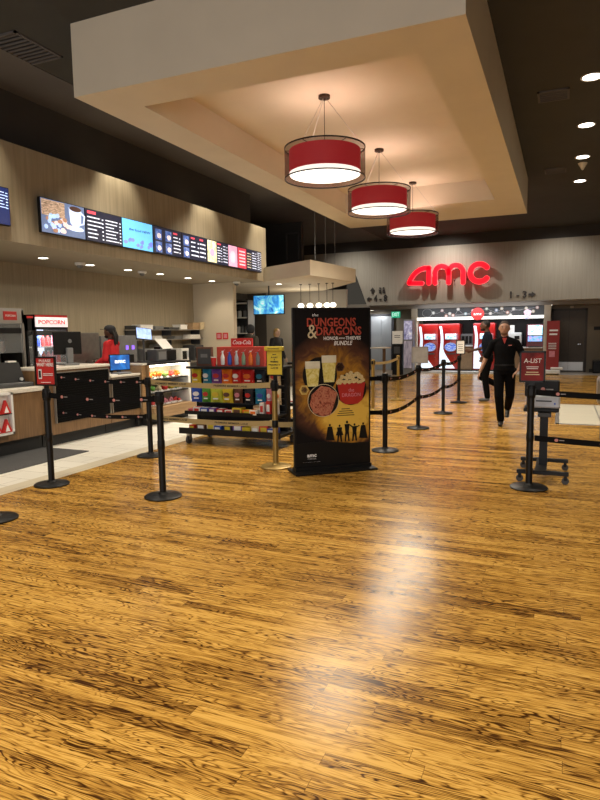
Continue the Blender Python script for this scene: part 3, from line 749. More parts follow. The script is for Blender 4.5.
t = counter('wood_pillar_unit', 'upright wooden end unit left of the lit food case', 8.31, 8.42, -6.45, .12, .17, 1.04, .60, cat='cabinet', mat=WOODH, topt=.03)
# insert of snacks at the left edge
t = thing('snack_niche', 'white framed snack niche in the low counter at the left edge', 'display', (-6.47, 5.45, 0), HP)
b = MB(); b.box(-.30, -.27, -.0, .07, .30, .84); b.box(.22, .25, 0, .07, .30, .84); b.box(-.3, .25, 0, .07, .30, .33); b.box(-.3, .25, 0, .07, .81, .84)
b.build('frame', WHITE, t); MB().box(-.27, .22, .05, .07, .33, .81).build('back_panel', WHITE, t); MB().box(-.27, .22, 0, .06, .56, .575).build('shelf', BLACK, t)
for z in (.335, .575):
    for i, x in enumerate((-.17, -.01, .14)):
        a = thing('popcorn_packet', ['left', 'middle', 'right'][i]+' red popcorn packet on the '+('lower' if z < .5 else 'upper')+' ledge of the snack niche', 'snack', (-6.47, 5.45+x, z), HP, 'popcorn packets in the niche')
        MB().prism([(-.07, 0), (.07, 0), (.0, .17)], .0, .045).build('packet', RED, a)
        MB().prism([(-.035, .012), (.035, .012), (.0, .10)], -.003, .0).build('white_patch', WTXT, a)
tag(MB().box(-7.95, -5.80, 4.2, 6.28, .0008, .012).build('floor_mat', M('grey_mat', (.06, .06, .062), .9, 0, .3, 120)), 'dark grey mat on the white tiles before the low counter', 'mat')
bpy.data.objects['floor_mat'].scale = (1, 1, 1)

# lit food case
t = thing('food_display_case', 'lit open display case of packaged food with wooden base', 'display case', (-6.40, 9.06, 0), HP)
MB().box(-.63, -.60, 0, .6, .30, 1.03).build('side_panel', WOODH, t); MB().box(.60, .63, 0, .6, .30, 1.03).build('side_panel', WHITE, t)
MB().box(-.63, .63, -.02, .62, 1.03, 1.065, .006).build('top', BLACK, t)
MB().box(-.64, .64, -.10, .62, .12, .30).build('base', WOODH, t); MB().box(-.62, .62, .08, .6, 0, .12).build('kick_base', KICK, t)
MB().box(-.60, .60, .42, .44, .30, 1.03).build('back_panel', M('lit_cream_back', (.75, .68, .5), .6), t)
for z in (.52, .76): MB().box(-.6, .6, .04, .42, z, z+.018).build('shelf', BLACKM, t)
MB().box(-.56, .56, .03, .07, 1.0, 1.03).build('light_strip', M('case_lamp', (1, .92, .75), .5, 0, 0, emit=6), t)
light('AREA', 'case_light', (-6.46, 9.06, .995), 7, (1, .86, .62), 1.1, target=(-6.62, 9.06, .3), sy=.06)
food = {.30: ('pink wrapped pastry', PINK), .538: ('green and yellow wrap', LIME), .778: ('orange red fruit cup', ORG)}
rr = random.Random(11)
FM = {.30: [PINK, RED, CRM, PINK], .538: [YEL, GRN, CRM, RED], .778: [RED, ORG, ORG, M('leaf', (.2, .35, .08), .6)]}
FN = {.30: 'bottom shelf', .538: 'middle shelf', .778: 'top shelf'}
for z in (.30, .538, .778):
    for i in range(6):
        x = -.50+.185*i
        m = FM[z][i % 4]
        a = thing('packaged_food', ['leftmost', 'second', 'third', 'fourth', 'fifth', 'rightmost'][i]+' packaged snack on the '+FN[z]+' of the lit food case', 'packaged food', (-6.54, 9.06+x, z), HP, 'packaged food in the lit case')
        b = MB()
        for k in range(6): b.sph((-.045+.09*rr.random(), .09*rr.random(), .03+.06*rr.random()), .03+.012*rr.random(), 10, 6)
        b.build('contents', m, a, 60)
        MB().box(-.08, .08, -.03, .13, 0, .025, .006).build('tray', GLASS if z > .7 else WHITE, a)
        MB().box(-.03, .03, -.034, -.03, .005, .035).build('sticker', WTXT, a)

# ------------------------------------------------------------------ things on and behind the counters
# popcorn warmer
t = thing('popcorn_warmer', 'grey metal popcorn warmer with red badge at the left edge', 'machine', (-7.75, 6.73, .9), HP)
b = MB(); b.box(-.45, -.41, 0, .6, 0, 1.05); b.box(.36, .40, 0, .04, 0, 1.05); b.box(.36, .40, .56, .6, 0, 1.05); b.box(-.45, .40, 0, .6, .85, 1.08); b.box(-.45, .40, 0, .6, 0, .06)
b.build('frame', STEEL, t); MB().box(-.41, .36, .56, .58, .06, .85).build('back_panel', STEEL, t)
MB().box(-.41, .36, 0, .01, .4, .85).build('glass', GLASS, t)
MB().box(.02, .26, -.012, .0, .90, 1.03).build('red_badge', RED, t); text('badge_text', 'POPCORN', .03, .14, -.014, .965, WTXT, t, .18)
MB().box(-.38, -.10, -.012, .0, .90, 1.05).build('yellow_badge', glow('yellow_glow', (.9, .6, .05), .8), t)
MB().box(-.20, .33, -.012, .02, .70, .78).build('control_strip', BLACK, t)
b = MB()
for i in range(26): b.sph((-.3+.6*rr.random(), .1+.4*rr.random(), .08+.14*rr.random()), .05, 8, 6)
b.build('popcorn', CRM, t)
MB().lathe([(.10, .40), (.13, .42), (.13, .58), (.03, .62)], .1, .3, 16).build('kettle', STEEL, t)
# coolers with lit shelves
def cooler(y0, y1, z1, label, hdr=True):
    w = y1-y0
    t = thing('drinks_cooler', label, 'cooler', (-7.87, (y0+y1)/2, 0), HP)
    b = MB(); b.box(-w/2, -w/2+.035, 0, .6, 0, z1); b.box(w/2-.035, w/2, 0, .6, 0, z1); b.box(-w/2, w/2, .56, .6, 0, z1); b.box(-w/2, w/2, 0, .6, 0, .8)
    b.box(-w/2, w/2, 0, .6, z1-.24, z1)
    b.build('case', BLACKM, t)
    MB().box(-w/2+.035, w/2-.035, .53, .555, .8, z1-.24).build('lit_back', M('cooler_glow', (.65, .75, 1), .5, 0, .05, emit=1.6), t)
    MB().box(-w/2+.01, w/2-.01, -.012, 0, z1-.04, z1-.005).build('red_strip', RED, t)
    if hdr:
        MB().box(-w/2+.01, w/2-.01, -.012, 0, z1-.20, z1-.04).build('header_light', M('header_white', (.9, .80, .80), .5, 0, .02, emit=.65), t)
        text('header_text', 'POPCORN', .07, 0, -.014, z1-.125, M('header_red', (.7, .03, .03), .5, emit=.3), t, w*.8, bold=.02)
    for z in (.82, 1.10, 1.38): MB().box(-w/2+.035, w/2-.035, .03, .53, z-.02, z).build('shelf', WHITE, t)
    MB().box(-w/2+.035, w/2-.035, .0, .03, 1.56, 1.64).build('price_rail', DGREY, t)
    MB().box(-w/2+.035, w/2-.035, .0, .008, .82, z1-.25).build('glass_door', GLASS, t)
    return t
cooler(7.45, 8.17, 1.90, 'lit drinks cooler with a red and white popcorn header')
cooler(7.28, 7.43, 1.88, 'narrow dark cooler between the popcorn warmer and the lit cooler', False)
cc = [BLU, RED, RED, PINK, RED, PUR]
for zi, z in enumerate((.82, 1.10, 1.38)):
    for i in range(6):
        y = 7.54+.108*i; m = [[BLU, BLU, PUR, RED, PUR, RED], [BLU, WHITE, RED, PINK, PINK, RED], [WHITE, BLU, RED, RED, PINK, RED]][zi][i]
        a = thing('drink_bottle', ['leftmost', 'second', 'third', 'fourth', 'fifth', 'rightmost'][i]+' bottle on the '+['lowest', 'middle', 'top'][zi]+' shelf of the lit cooler', 'bottle', (-8.02, y-.01, z), HP, 'bottles in the lit cooler')
        MB().lathe([(.036, 0), (.038, .02), (.038, .13), (.015, .17), (.015, .19)], n=12).build('bottle', m, a, 40)
        MB().lathe([(.017, .19), (.017, .205)], n=12).build('cap', WHITE, a)
# steel cabinet behind the employee and back counter
t = thing('back_counter', 'steel topped back counter along the kitchen wall', 'counter', (-8.1, 10.9, 0), HP)
MB().box(-1.85, 2.15, 0, .39, .1, .88).build('body', DGREY, t); MB().box(-1.85, 2.15, -.02, .39, .88, .92).build('worktop', STEEL, t); MB().box(-1.8, 2.1, .05, .39, 0, .1).build('kick_base', KICK, t)
t = thing('steel_cabinet', 'plain grey steel cabinet left of the employee in red', 'cabinet', (-7.85, 8.55, 0), HP)
MB().box(-.37, .37, 0, .6, .05, 1.60, .01).build('case', M('grey_cab', (.20, .19, .17), .4, .5), t); MB().box(-.02, .0, -.02, 0, .9, 1.1).build('handle', CHROME, t); MB().box(-.35, .35, .03, .58, 0, .05).build('plinth', KICK, t)
t = thing('blue_lit_machine', 'dark drink machine with small violet lights behind the employee', 'machine', (-7.95, 9.6, .92), HP)
MB().box(-.52, .52, 0, .45, 0, .62, .01).build('case', GREY, t)
for x in (-.38, -.12, .18, .36): MB().box(x, x+.07, -.01, .0, .34, .42).build('violet_light', glow('violet_led', (.25, .12, .9), 1.2), t)
for x in (-.3, 0, .3): MB().box(x-.08, x+.08, -.03, .01, .05, .24).build('bay', BLACK, t)
# shelves of boxes
for z, l in ((1.66, 'upper'), (1.44, 'lower')):
    t = thing('wall_shelf', l+' dark metal shelf on the kitchen wall with trays and boxes', 'shelf', (-8.2, 11.75, z), HP, 'kitchen wall shelves')
    MB().box(-1.35, 1.3, 0, .30, -.02, 0).build('board', STEEL, t)
    for x in (-1.2, 0, 1.2): MB().prism([(x-.01, -.02), (x+.01, -.02), (x+.01, -.14), (x-.01, -.14)], .05, .3).build('bracket', DGREY, t)
tag(MB().box(-8.48, -8.2, 10.42, 10.47, .92, 1.74).build('shelf_upright', DGREY), 'dark upright at the left end of the kitchen shelves', 'post')
stuff = [(10.75, .42, .10, WHITE, 'white tray stack'), (11.2, .3, .07, GREY, 'grey tray'), (11.75, .4, .05, DGREY, 'dark flat tray'), (12.15, .28, .11, PAPER, 'pale paper carton'), (12.68, .32, .16, CARD, 'brown cardboard box'), (12.95, .18, .17, CRM, 'tan open box')]
for y, w, h, m, nm in stuff:
    a = thing('storage_box', nm+' on the upper kitchen shelf', 'box', (-8.16, y, 1.66), HP)
    b = MB().box(-w/2, w/2, 0, .22, 0, h, .006).build('carton', m, a); MB().box(-w/2-.005, w/2+.005, -.005, .225, h-.02, h).build('lid', m, a)
for y, w, h, m, nm in ((11.15, .3, .08, WHITE, 'left pile of white lids'), (11.9, .35, .07, GREY, 'middle pile of grey lids'), (12.6, .5, .10, PAPER, 'right heap of white napkins')):
    a = thing('lid_pile', nm+' on the lower kitchen shelf', 'supplies', (-8.16, y, 1.44), HP)
    b = MB()
    for k in range(5): b.box(-w/2+.01*k, w/2-.008*k, .0, .2, h*k/5, h*(k+.8)/5, .003)
    b.build('stack', m, a)
for y, w, h, m, nm in ((10.74, .42, .33, GREY, 'grey oven left on the back counter'), (11.3, .35, .42, STEEL, 'steel warming drawer on the back counter'), (12.05, .3, .30, WHITE, 'white appliance on the back counter'), (12.65, .4, .36, DGREY, 'dark appliance at the right of the back counter')):
    a = thing('kitchen_appliance', nm, 'appliance', (-8.08, y, .92), HP)
    MB().box(-w/2, w/2, 0, .34, 0, h, .012).build('case', m, a); MB().box(-w/2+.03, w/2-.10, -.006, 0, .05, h-.06).build('door', BLACK, a)
    MB().box(w/2-.08, w/2-.02, -.008, 0, h*.3, h*.8).build('controls', SILVER, a)
# computer monitor seen from behind
t = thing('till_monitor', 'black all-in-one till screen turned away on the raised counter', 'monitor', (-6.80, 7.05, 1.11), HP-.25)
MB().box(-.235, .225, 0, .03, .16, .50, .008).build('housing', BLACK, t); MB().disc(0.03, .36, .03, .03, -.004, 0).build('badge', GREY, t)
MB().box(-.05, .05, -.05, .0, .03, .26, .01).build('stand_arm', GREY, t); MB().box(-.12, .12, -.09, .10, 0, .03, .008).build('stand_foot', GREY, t)
t = thing('card_reader', 'slanted grey card reader and handset left of the till screen', 'card reader', (-6.72, 6.55, 1.11), HP-.4)
MB().box(-.09, .09, -.06, .1, 0, .04, .01).build('base', DGREY, t)
b = MB().box(-.05, .05, -.08, .12, .05, .08, .01, rot=None); b.build('handset', GREY, t).rotation_euler.x = .5
MB().cyl((0, .05, .03), (0, .05, .10), .02).build('neck', DGREY, t)
# black terminal at the left
t = thing('till_terminal', 'black till terminal with a strip of white paper on the low counter', 'till', (-6.85, 6.02, .87), HP-.2)
b = MB(); b.loft([[(-.20, -.02, .06), (.20, -.02, .06), (.20, .10, .06), (-.20, .10, .06)], [(-.16, .06, .33), (.16, .06, .33), (.16, .12, .33), (-.16, .12, .33)]]).build('screen_back', BLACK, t)
MB().box(-.26, .24, -.16, .16, 0, .06, .015).build('base', DGREY, t); MB().box(.0, .12, .04, .12, .33, .35).build('paper', PAPER, t)
MB().disc(.14, .10, .022, .022, -.035, -.012).build('logo_disc', WHITE, t); MB().box(-.34, -.24, -.05, .12, 0, .05, .01).build('cable_box', BLACK, t)
# lit blue screen with keyboard
t = thing('customer_screen', 'bright blue lit screen with the cinema logo on the till counter', 'screen', (-6.72, 8.10, .915), HP-.30)
b = MB().box(-.195, .195, 0, .025, .05, .32, .008); b.build('housing', BLACK, t)
MB().box(-.18, .18, -.003, 0, .065, .305).build('display', picture('blue_display', [(.01, .03, .16), (.02, .12, .40), (.03, .25, .7)], 4, .9), t)
text('logo', 'amc', .065, 0, -.006, .205, glow('logo_white', (.85, .95, 1), 1.1), t, .20, bold=.03)
MB().box(-.03, .03, .02, .06, .0, .18).build('stand', DGREY, t); MB().box(-.12, .12, -.05, .10, 0, .02).build('foot', DGREY, t)
tag(MB().box(-.16, .16, -.07, .07, 0, .03, .01).build('keypad', GREY, loc=(-6.60, 7.99, .915), rotz=HP), 'grey keypad with papers in front of the lit blue screen', 'keypad')
tag(MB().box(-.10, .10, -.06, .06, 0, .012).build('paper_slip', PAPER, loc=(-6.60, 7.72, .915), rotz=1.2), 'white paper slip left on the till counter', 'paper')
# tablets and printers on top of the food case
t = thing('kitchen_tablet', 'pale blue lit tablet on a stand above the food case', 'tablet', (-6.80, 8.86, 1.065), HP-.5)
MB().cyl((0, .02, 0), (0, .02, .40), .018).build('stand', DGREY, t); MB().box(-.1, .1, -.08, .1, 0, .02).build('foot', DGREY, t)
o = MB().box(-.15, .15, -.012, .012, -.11, .11, .006).build('case', BLACK, t); o.location = (0, 0, .50); o.rotation_euler = (-.35, .12, 0)
o2 = MB().box(-.138, .138, -.015, -.012, -.098, .098).build('display', picture('tablet_display', [(.22, .36, .75), (.35, .5, .85), (.5, .65, .95)], 8, .75), o)
t = thing('till_register', 'dark till register with its grey screen turned on the food case', 'till', (-6.66, 9.20, 1.065), HP)
MB().box(-.30, .0, -.1, .12, 0, .22, .015).build('body', DGREY, t); MB().box(-.26, -.04, -.106, -.1, .04, .18).build('panel', GREY, t)
t = thing('receipt_printer', 'black receipt printer with white paper on the food case', 'printer', (-6.80, 9.50, 1.065), HP)
MB().box(-.2, .2, -.1, .14, 0, .20, .02).build('body', BLACK, t)
b = MB(); b.loft([[(-.17, -.06, .22), (.15, -.06, .22), (.15, -.05, .22), (-.17, -.05, .22)], [(-.22, .08, .40), (.12, .08, .40), (.12, .09, .40), (-.22, .09, .40)]]).build('paper', PAPER, t)
MB().box(-.18, .18, .0, .14, .20, .26, .01).build('hood', BLACK, t)
# two small red notices on the end wall
for x, s in ((-7.78, 'left'), (-7.60, 'right')):
    t = thing('wall_notice', s+' one of two small red notices on the pale end wall', 'sign', (x, 13.09, 1.49), 0, 'red notices on the end wall')
    MB().box(-.075, .075, -.004, .01, -.08, .08).build('plate', RED, t); MB().box(-.045, .045, -.006, -.004, -.05, .05).build('symbol', PINK, t)
# television and shelves in the alcove
t = thing('wall_television', 'wall television showing a blue action scene', 'television', (-7.12, 14.55, 2.04))
MB().box(-.45, .45, 0, .05, -.01, .50, .006).build('housing', BLACK, t)
MB().box(-.435, .435, -.004, 0, .01, .485).build('display', picture('tv_picture', [(.01, .05, .25), (.03, .2, .5), (.15, .5, .6), (.85, .95, .8)], 2.6, 1.0, dist=2.5), t)
MB().cyl((0, .03, .5), (0, .03, .735), .02).build('ceiling_mount', DGREY, t)
t = thing('back_bar_shelf', 'tall dark shelf unit of cups and bottles in the alcove', 'shelf', (-8.02, 14.5, 0))
b = MB(); b.box(-.30, -.26, 0, .4, 0, 2.45); b.box(.28, .31, 0, .4, 0, 2.45); b.box(-.3, .31, .37, .4, 0, 2.45); b.box(-.30, .31, 0, .4, 2.42, 2.45)
b.build('frame', DGREY, t)
for z in (1.1, 1.56, 1.98, 2.36): MB().box(-.26, .28, .0, .38, z-.025, z).build('shelf', WHITE, t)
for i, (x, z, m) in enumerate(((-.15, 1.98, STEEL), (-.02, 1.98, WHITE), (.14, 1.98, GREY), (-.18, 1.56, CRM), (-.06, 1.56, WHITE), (.05, 1.56, GREY), (.17, 1.56, STEEL))):
    a = thing('metal_canister', ['left', 'middle', 'right', 'first', 'second', 'third', 'fourth'][i]+' canister on the '+('upper' if z > 1.7 else 'lower')+' alcove shelf', 'canister', (-8.02+x, 14.65, z), 0, 'canisters on the alcove shelves')
    MB().lathe([(.045, 0), (.05, .02), (.05, .15), (.04, .17)], n=12).build('body', m, a, 40); MB().lathe([(.03, .17), (.03, .20)], n=12).build('lid', DGREY, a)
t = thing('alcove_screen', 'small violet lit screen beside the poster stand, behind the blonde person', 'screen', (-6.33, 15.9, 1.45))
MB().box(-.12, .16, 0, .05, 0, .42, .01).build('housing', DGREY, t); MB().box(-.1, .14, -.004, 0, .10, .38).build('display', glow('violet_screen2', (.18, .12, .6), 1.0), t)
MB().box(-.03, .05, .01, .04, -1.45, 0).build('post', DGREY, t); MB().box(-.15, .18, -.12, .15, -1.45, -1.43).build('foot', DGREY, t)

# ------------------------------------------------------------------ stanchions and belts
def stanchion(x, y, label, mat=BLACKM, grp='black belt posts', h=1.0, cap=BLACK):
    t = thing('stanchion', label, 'barrier post', (x, y, 0), 0, grp)
    b = MB(); b.lathe([(.175, 0), (.178, .012), (.165, .022), (.05, .034), (.038, .05)], n=40); b.build('base', mat, t, 35)
    MB().lathe([(.032, .03), (.032, h-.10)], n=24).build('pole', mat, t, 40)
    MB().lathe([(.036, h-.11), (.040, h-.10), (.040, h-.005), (.034, h+.012), (.001, h+.014)], n=24).build('belt_head', cap, t, 35)
    b = MB(); b.box(-.045, .045, -.02, .02, h-.085, h-.02, .004); b.box(-.02, .02, -.045, .045, h-.085, h-.02, .004); b.build('belt_slot', BLACK, t)
    MB().lathe([(.033, .465), (.036, .47), (.036, .545), (.033, .55)], n=24).build('lower_belt_head', cap, t, 35)
    return t
p50 = stanchion(-4.872, 4.712, 'black stanchion holding the red please wait sign at the left')
stanchion(-3.478, 4.726, 'black stanchion nearest the wood floor at left, in front of the food case')
stanchion(-4.809, 6.311, 'black stanchion on the beige border joined to the gold belts')
stanchion(-4.40, 3.62, 'black stanchion cut by the left edge, only its base showing')
stanchion(-2.081, 7.618, 'black stanchion directly right of the poster stand')
stanchion(-2.077, 9.585, 'second black stanchion from the poster stand, under the blank grey sign')
stanchion(-2.015, 11.465, 'third black stanchion from the poster stand, without a sign')
stanchion(-2.007, 13.275, 'farthest black stanchion, holding a small framed notice')
stanchion(-3.0, 7.63, 'black stanchion hidden behind the poster stand')
stanchion(-.260, 6.256, 'black stanchion at right holding the dark red framed sign')
GP = M('gold_head', (.27, .18, .05), .4, .5)
stanchion(-3.012, 6.268, 'gold stanchion holding the yellow sign before the snack cart', GOLD, 'gold belt posts', cap=BLACK)
stanchion(-3.366, 11.434, 'gold stanchion just right of the poster stand, far behind', GOLD, 'gold belt posts', cap=GP)
stanchion(-3.373, 13.448, 'farthest gold stanchion, before the pale display case', GOLD, 'gold belt posts', cap=GP)
def belt(a, b_, label, mat=BELT, logos=0, sag=.03, word=None, h=.055, grp=None, logocol=None):
    """a webbing belt hung between two points; x-z run in its own frame"""
    a, b_ = Vector(a), Vector(b_); d = b_-a; ln = Vector((d.x, d.y)).length
    t = thing('retractable_belt', label, 'barrier belt', a, math.atan2(d.y, d.x), grp)
    n = 14; z = lambda s: d.z*s-sag*4*s*(1-s)
    up = [(ln*i/n, z(i/n)+h/2) for i in range(n+1)]; lo = [(ln*i/n, z(i/n)-h/2) for i in range(n+1)]
    MB().prism(up+lo[::-1], -.0015, .0015).build('webbing', mat, t)
    MB().box(ln-.03, ln, -.008, .008, z(1)-h/2-.004, z(1)+h/2+.004).build('belt_clip', mat, t)
    if logos:
        for i in range(logos):
            s = (i+.5)/logos; zz = z(s)
            o = MB().disc(ln*s, zz, .017, .015, -.003, -.001, 14).build('round_logo', M('belt_logo_pink', (.55, .22, .20), .5), t)
            MB().box(ln*s+.025, ln*s+.07, -.003, -.001, zz-.004, zz+.004).build('logo_word', M('belt_word', (.28, .26, .26), .5), o)
    if word:
        for s in ([.18, .68] if ln > 1.2 else [.5]):
            text('lettering', word, .022, ln*s, -.003, z(s), KTXT, t, .46, ext=.0005, bold=.02)
    return t
g = 'black barrier belts'
belt((-4.83, 4.712, .945), (-3.52, 4.726, .945), 'black belt from the red sign post to the nearest left post', logos=4, grp=g)
belt((-6.50, 6.45, .99), (-4.85, 6.311, .955), 'upper black belt from the counter to the gold belt post', logos=6, grp=g)
belt((-6.50, 6.45, .49), (-4.85, 6.311, .51), 'lower black belt from the counter to the gold belt post', logos=6, grp=g)
belt((-2.96, 7.63, .945), (-2.12, 7.62, .945), 'upper black belt emerging right of the poster stand', grp=g, sag=.01)
belt((-2.96, 7.63, .50), (-2.12, 7.62, .50), 'lower black belt emerging right of the poster stand', grp=g, sag=.01)
pts = [(-2.081, 7.618), (-2.077, 9.585), (-2.015, 11.465), (-2.007, 13.275)]
for i in range(3):
    a, c = pts[i], pts[i+1]
    for z, s in ((.945, 'upper'), (.50, 'lower')):
        belt((a[0], a[1]+.04, z), (c[0], c[1]-.04, z), s+' black belt in the '+['near', 'middle', 'far'][i]+' span leading to the drink machines', logos=4, grp=g, sag=.05)
belt((-.22, 6.256, .945), (1.75, 6.30, .93), 'upper black belt running off the right edge', logos=5, grp=g)
belt((-.22, 6.256, .50), (1.75, 6.30, .48), 'lower black belt running off the right edge', logos=5, grp=g)
stanchion(1.80, 6.30, 'black stanchion outside the right edge holding the right belts')
g = 'gold member lane belts'
PW = 'PREMIERE MEMBER LANE'
belt((-4.77, 6.311, .955), (-3.05, 6.268, .955), 'upper gold belt with black lane lettering across the snack cart', GOLDBELT, 0, .03, PW, .062, g)
belt((-4.77, 6.311, .51), (-3.05, 6.268, .51), 'lower gold belt with black lane lettering across the snack cart', GOLDBELT, 0, .03, PW, .062, g)
belt((-2.972, 6.268, .50), (-2.55, 6.60, .50), 'short lower gold belt passing behind the poster stand', GOLDBELT, 0, .01, None, .06, g)
belt((-3.366, 11.474, .94), (-3.373, 13.41, .94), 'gold belt between the two far gold posts', GOLDBELT, 0, .04, None, .055, g)

# signs on posts
def post_sign(x, y, z0, w, h, label, face, frame=BLACKM, rotz=0, yoff=-.0):
    t = thing('post_sign', label, 'sign', (x, y, z0), rotz)
    b = MB(); f = .016
    b.box(-w/2, w/2, .006, .016, .03, .03+h)
    b.box(-w/2, -w/2+f, -.006, .010, .03, .03+h); b.box(w/2-f, w/2, -.006, .010, .03, .03+h); b.box(-w/2, w/2, -.006, .010, .03, .03+f); b.box(-w/2, w/2, -.006, .010, .03+h-f, .03+h)
    b.build('frame', frame, t)
    MB().box(-w/2+f, w/2-f, .002, .006, .03+f, .03+h-f).build('sheet', face, t)
    MB().box(-.02, .02, .0, .02, 0, .04).build('mount', frame, t)
    return t
t = post_sign(-4.858, 4.700, 1.012, .25, .30, 'red please wait sign in a black frame on the left post', RED, rotz=.12)
text('lettering', 'PLEASE', .028, .0, 0, .285, WTXT, t, .14); text('lettering', 'WAIT HERE', .034, 0, 0, .245, WTXT, t, .20, bold=.02)
MB().box(-.085, -.045, -.003, .002, .10, .20, .004).build('phone_picture', WTXT, t); MB().box(-.078, -.052, -.005, -.003, .115, .185).build('phone_screen', KTXT, t)
MB().box(-.03, .09, -.001, .002, .15, .157).build('print_line', WTXT, t); MB().box(-.03, .09, -.001, .002, .135, .141).build('print_line', WTXT, t); MB().box(-.06, .06, -.001, .002, .062, .068).build('print_line', WTXT, t)
AL = picture('dark_red_print', [(.10, .01, .01), (.22, .02, .02), (.32, .04, .03)], 5, 0)
t = post_sign(-.255, 6.244, 1.012, .235, .30, 'dark red A-LIST sign in a black frame on the right post', AL)
text('lettering', 'A-LIST', .042, 0, 0, .235, WTXT, t, .16, shear=.1)
for z, a_, hh, mm in ((.175, .055, .006, WTXT), (.158, .05, .006, WTXT), (.122, .055, .009, CRM), (.100, .065, .009, CRM)): MB().box(-a_, a_, -.001, .002, z, z+hh).build('print_line', mm, t)
t = thing('post_sign', 'yellow priority lane sign on the gold post', 'sign', (-3.0, 6.256, 1.012))
MB().box(-.105, .105, 0, .02, .05, .35, .004).build('black_holder', BLACK, t)
MB().box(-.092, .092, -.004, 0, .065, .33).build('sheet', YEL, t)
MB().box(-.115, .115, -.03, .02, .335, .385, .008).build('yellow_cap', YEL, t); MB().box(-.02, .02, 0, .02, 0, .05).build('mount', BLACK, t)
for s, z, w in (('amc', .295, .05), ('A-LIST', .26, .09), ('&', .235, .015), ('PREMIERE', .21, .10), ('PRIORITY', .175, .15), ('LANE', .140, .09)):
    text('lettering', s, .017, 0, -.005, z, KTXT, t, w, bold=.02)
MB().box(-.07, .07, -.032, -.03, .355, .362).build('print_line', KTXT, t)
t = post_sign(-2.055, 9.573, 1.012, .26, .26, 'blank grey sign on the post near the poster stand', M('grey_sheet', (.33, .31, .28), .6), M('grey_fr', (.30, .28, .26), .5))
t = post_sign(-1.98, 13.262, 1.012, .19, .30, 'small white notice in a dark frame on the farthest post', PAPER, rotz=-.05)
for i in range(4): MB().box(-.05, .05, -.001, .002, .10+.045*i, .108+.045*i).build('print_line', KTXT, t)

# ------------------------------------------------------------------ poster stand
ang = math.atan2(6.636-6.031, 1.978-(-2.632)*-1*-1) if False else math.atan2(.589, .687)
pc = ((-2.663-1.976)/2, (6.02+6.609)/2)
t = thing('poster_stand', 'tall black poster stand advertising a film bundle on the wood floor', 'poster stand', (pc[0], pc[1], 0), ang)
W = .905; Hh = 1.815
PM = poster_mat()
MB().box(-W/2, W/2, 0, .05, .03, Hh, .004).build('frame', BLACK, t)
MB().box(-W/2+.02, W/2-.02, -.003, 0, .06, Hh-.02).build('poster', PM, t)
b = MB(); b.box(-W/2-.03, W/2+.03, -.14, .19, 0, .025, .006); b.build('foot_plate', BLACK, t)
b = MB(); b.prism([(-W/2, .025), (W/2, .025), (W/2, .06), (-W/2, .06)], -.03, .08); b.build('foot_clamp', BLACKM, t)
text('poster_title', 'DUNGEONS', .088, -.01, -.005, 1.652, REDTXT, t, .57, ext=.001, bold=.03)
text('poster_title', 'DRAGONS', .088, .075, -.005, 1.555, REDTXT, t, .53, ext=.001, bold=.03)
text('poster_title', '&', .15, -.235, -.007, 1.55, CRM, t, .11, ext=.001)
text('poster_title', 'HONOR', .036, -.02, -.005, 1.480, WTXT, t, .17, ext=.001, bold=.02); text('poster_title', 'AMONG', .016, .11, -.005, 1.480, WTXT, t, .075, ext=.001); text('poster_title', 'THIEVES', .036, .245, -.005, 1.480, WTXT, t, .18, ext=.001, bold=.02)
text('poster_title', 'BUNDLE', .045, .12, -.005, 1.425, WTXT, t, .22, ext=.001, bold=.02, shear=.25)
text('poster_title', 'the', .03, -.20, -.005, 1.735, WTXT, t, .07, ext=.001, shear=.2)
# beers
b = MB(); b.disc(-.15, 1.08, .20, .20, -.005, -.003, 36); b.build('dark_roundel', BLACK, t)
for cx, z0, z1 in ((-.235, .99, 1.225), (-.045, 1.03, 1.285)):
    MB().prism([(cx-.06, z0-.03), (cx+.06, z0-.03), (cx+.085, z1-.02), (cx+.085, z1), (cx-.085, z1), (cx-.085, z1-.02)], -.008, -.005).build('beer_picture', picture('lager', [(.45, .35, .06), (.68, .58, .18), (.75, .70, .38)], 18), t)
    MB().box(cx-.085, cx+.085, -.010, -.006, z1-.07, z1+.01, .003).build('foam_picture', M('foam', (.66, .62, .48), .6), t)
# roast meat disc
MB().disc(-.115, .80, .182, .182, -.009, -.005, 40).build('white_ring', CRM, t)
MB().disc(-.115, .80, .176, .176, -.0105, -.009, 40).build('disc_ground', BLACK, t)
MB().prism([(-.14, .965), (-.05, .945), (.05, .88), (.0, .72), (-.04, .635), (-.13, .625), (-.23, .67), (-.275, .76), (-.25, .87)], -.013, -.0105).build('roast_picture', picture('roast', [(.08, .02, .015), (.32, .08, .05), (.5, .2, .12), (.2, .05, .03)], 22, dist=2), t)
# popcorn bucket
MB().disc(.215, .915, .185, .180, -.007, -.005, 36).build('dark_roundel', BLACK, t)
MB().prism([(.05, .985), (.385, .985), (.35, .79), (.29, .745), (.15, .745), (.085, .79)], -.012, -.007).build('bucket_picture', M('bucket_red', (.42, .02, .015), .5), t)
b = MB(); rr = random.Random(2)
for i in range(60):
    a = rr.random()*PI; q = rr.random()**.5
    b.disc(.217+.165*q*math.cos(a), .985+.115*q*math.sin(a), .020, .018, -.015-.002*rr.random(), -.006, 7)
b.build('popcorn_picture', picture('popcorn_print', [(.5, .36, .14), (.72, .6, .34)], 60), t)
text('bucket_lettering', 'the\nDRAGON', .040, .215, -.013, .875, PINK, t, .22, ext=.001)
def hexa(cx, cz, r, m): MB().disc(cx, cz, r, r, -.009, -.005, 6).build('hexagon_badge', m, t)
hexa(.085, 1.165, .055, BRN); hexa(.085, 1.165, .045, BLACK); hexa(-.335, .925, .058, M('badge_gold', (.55, .38, .10), .5)); hexa(-.335, .925, .038, BRN)
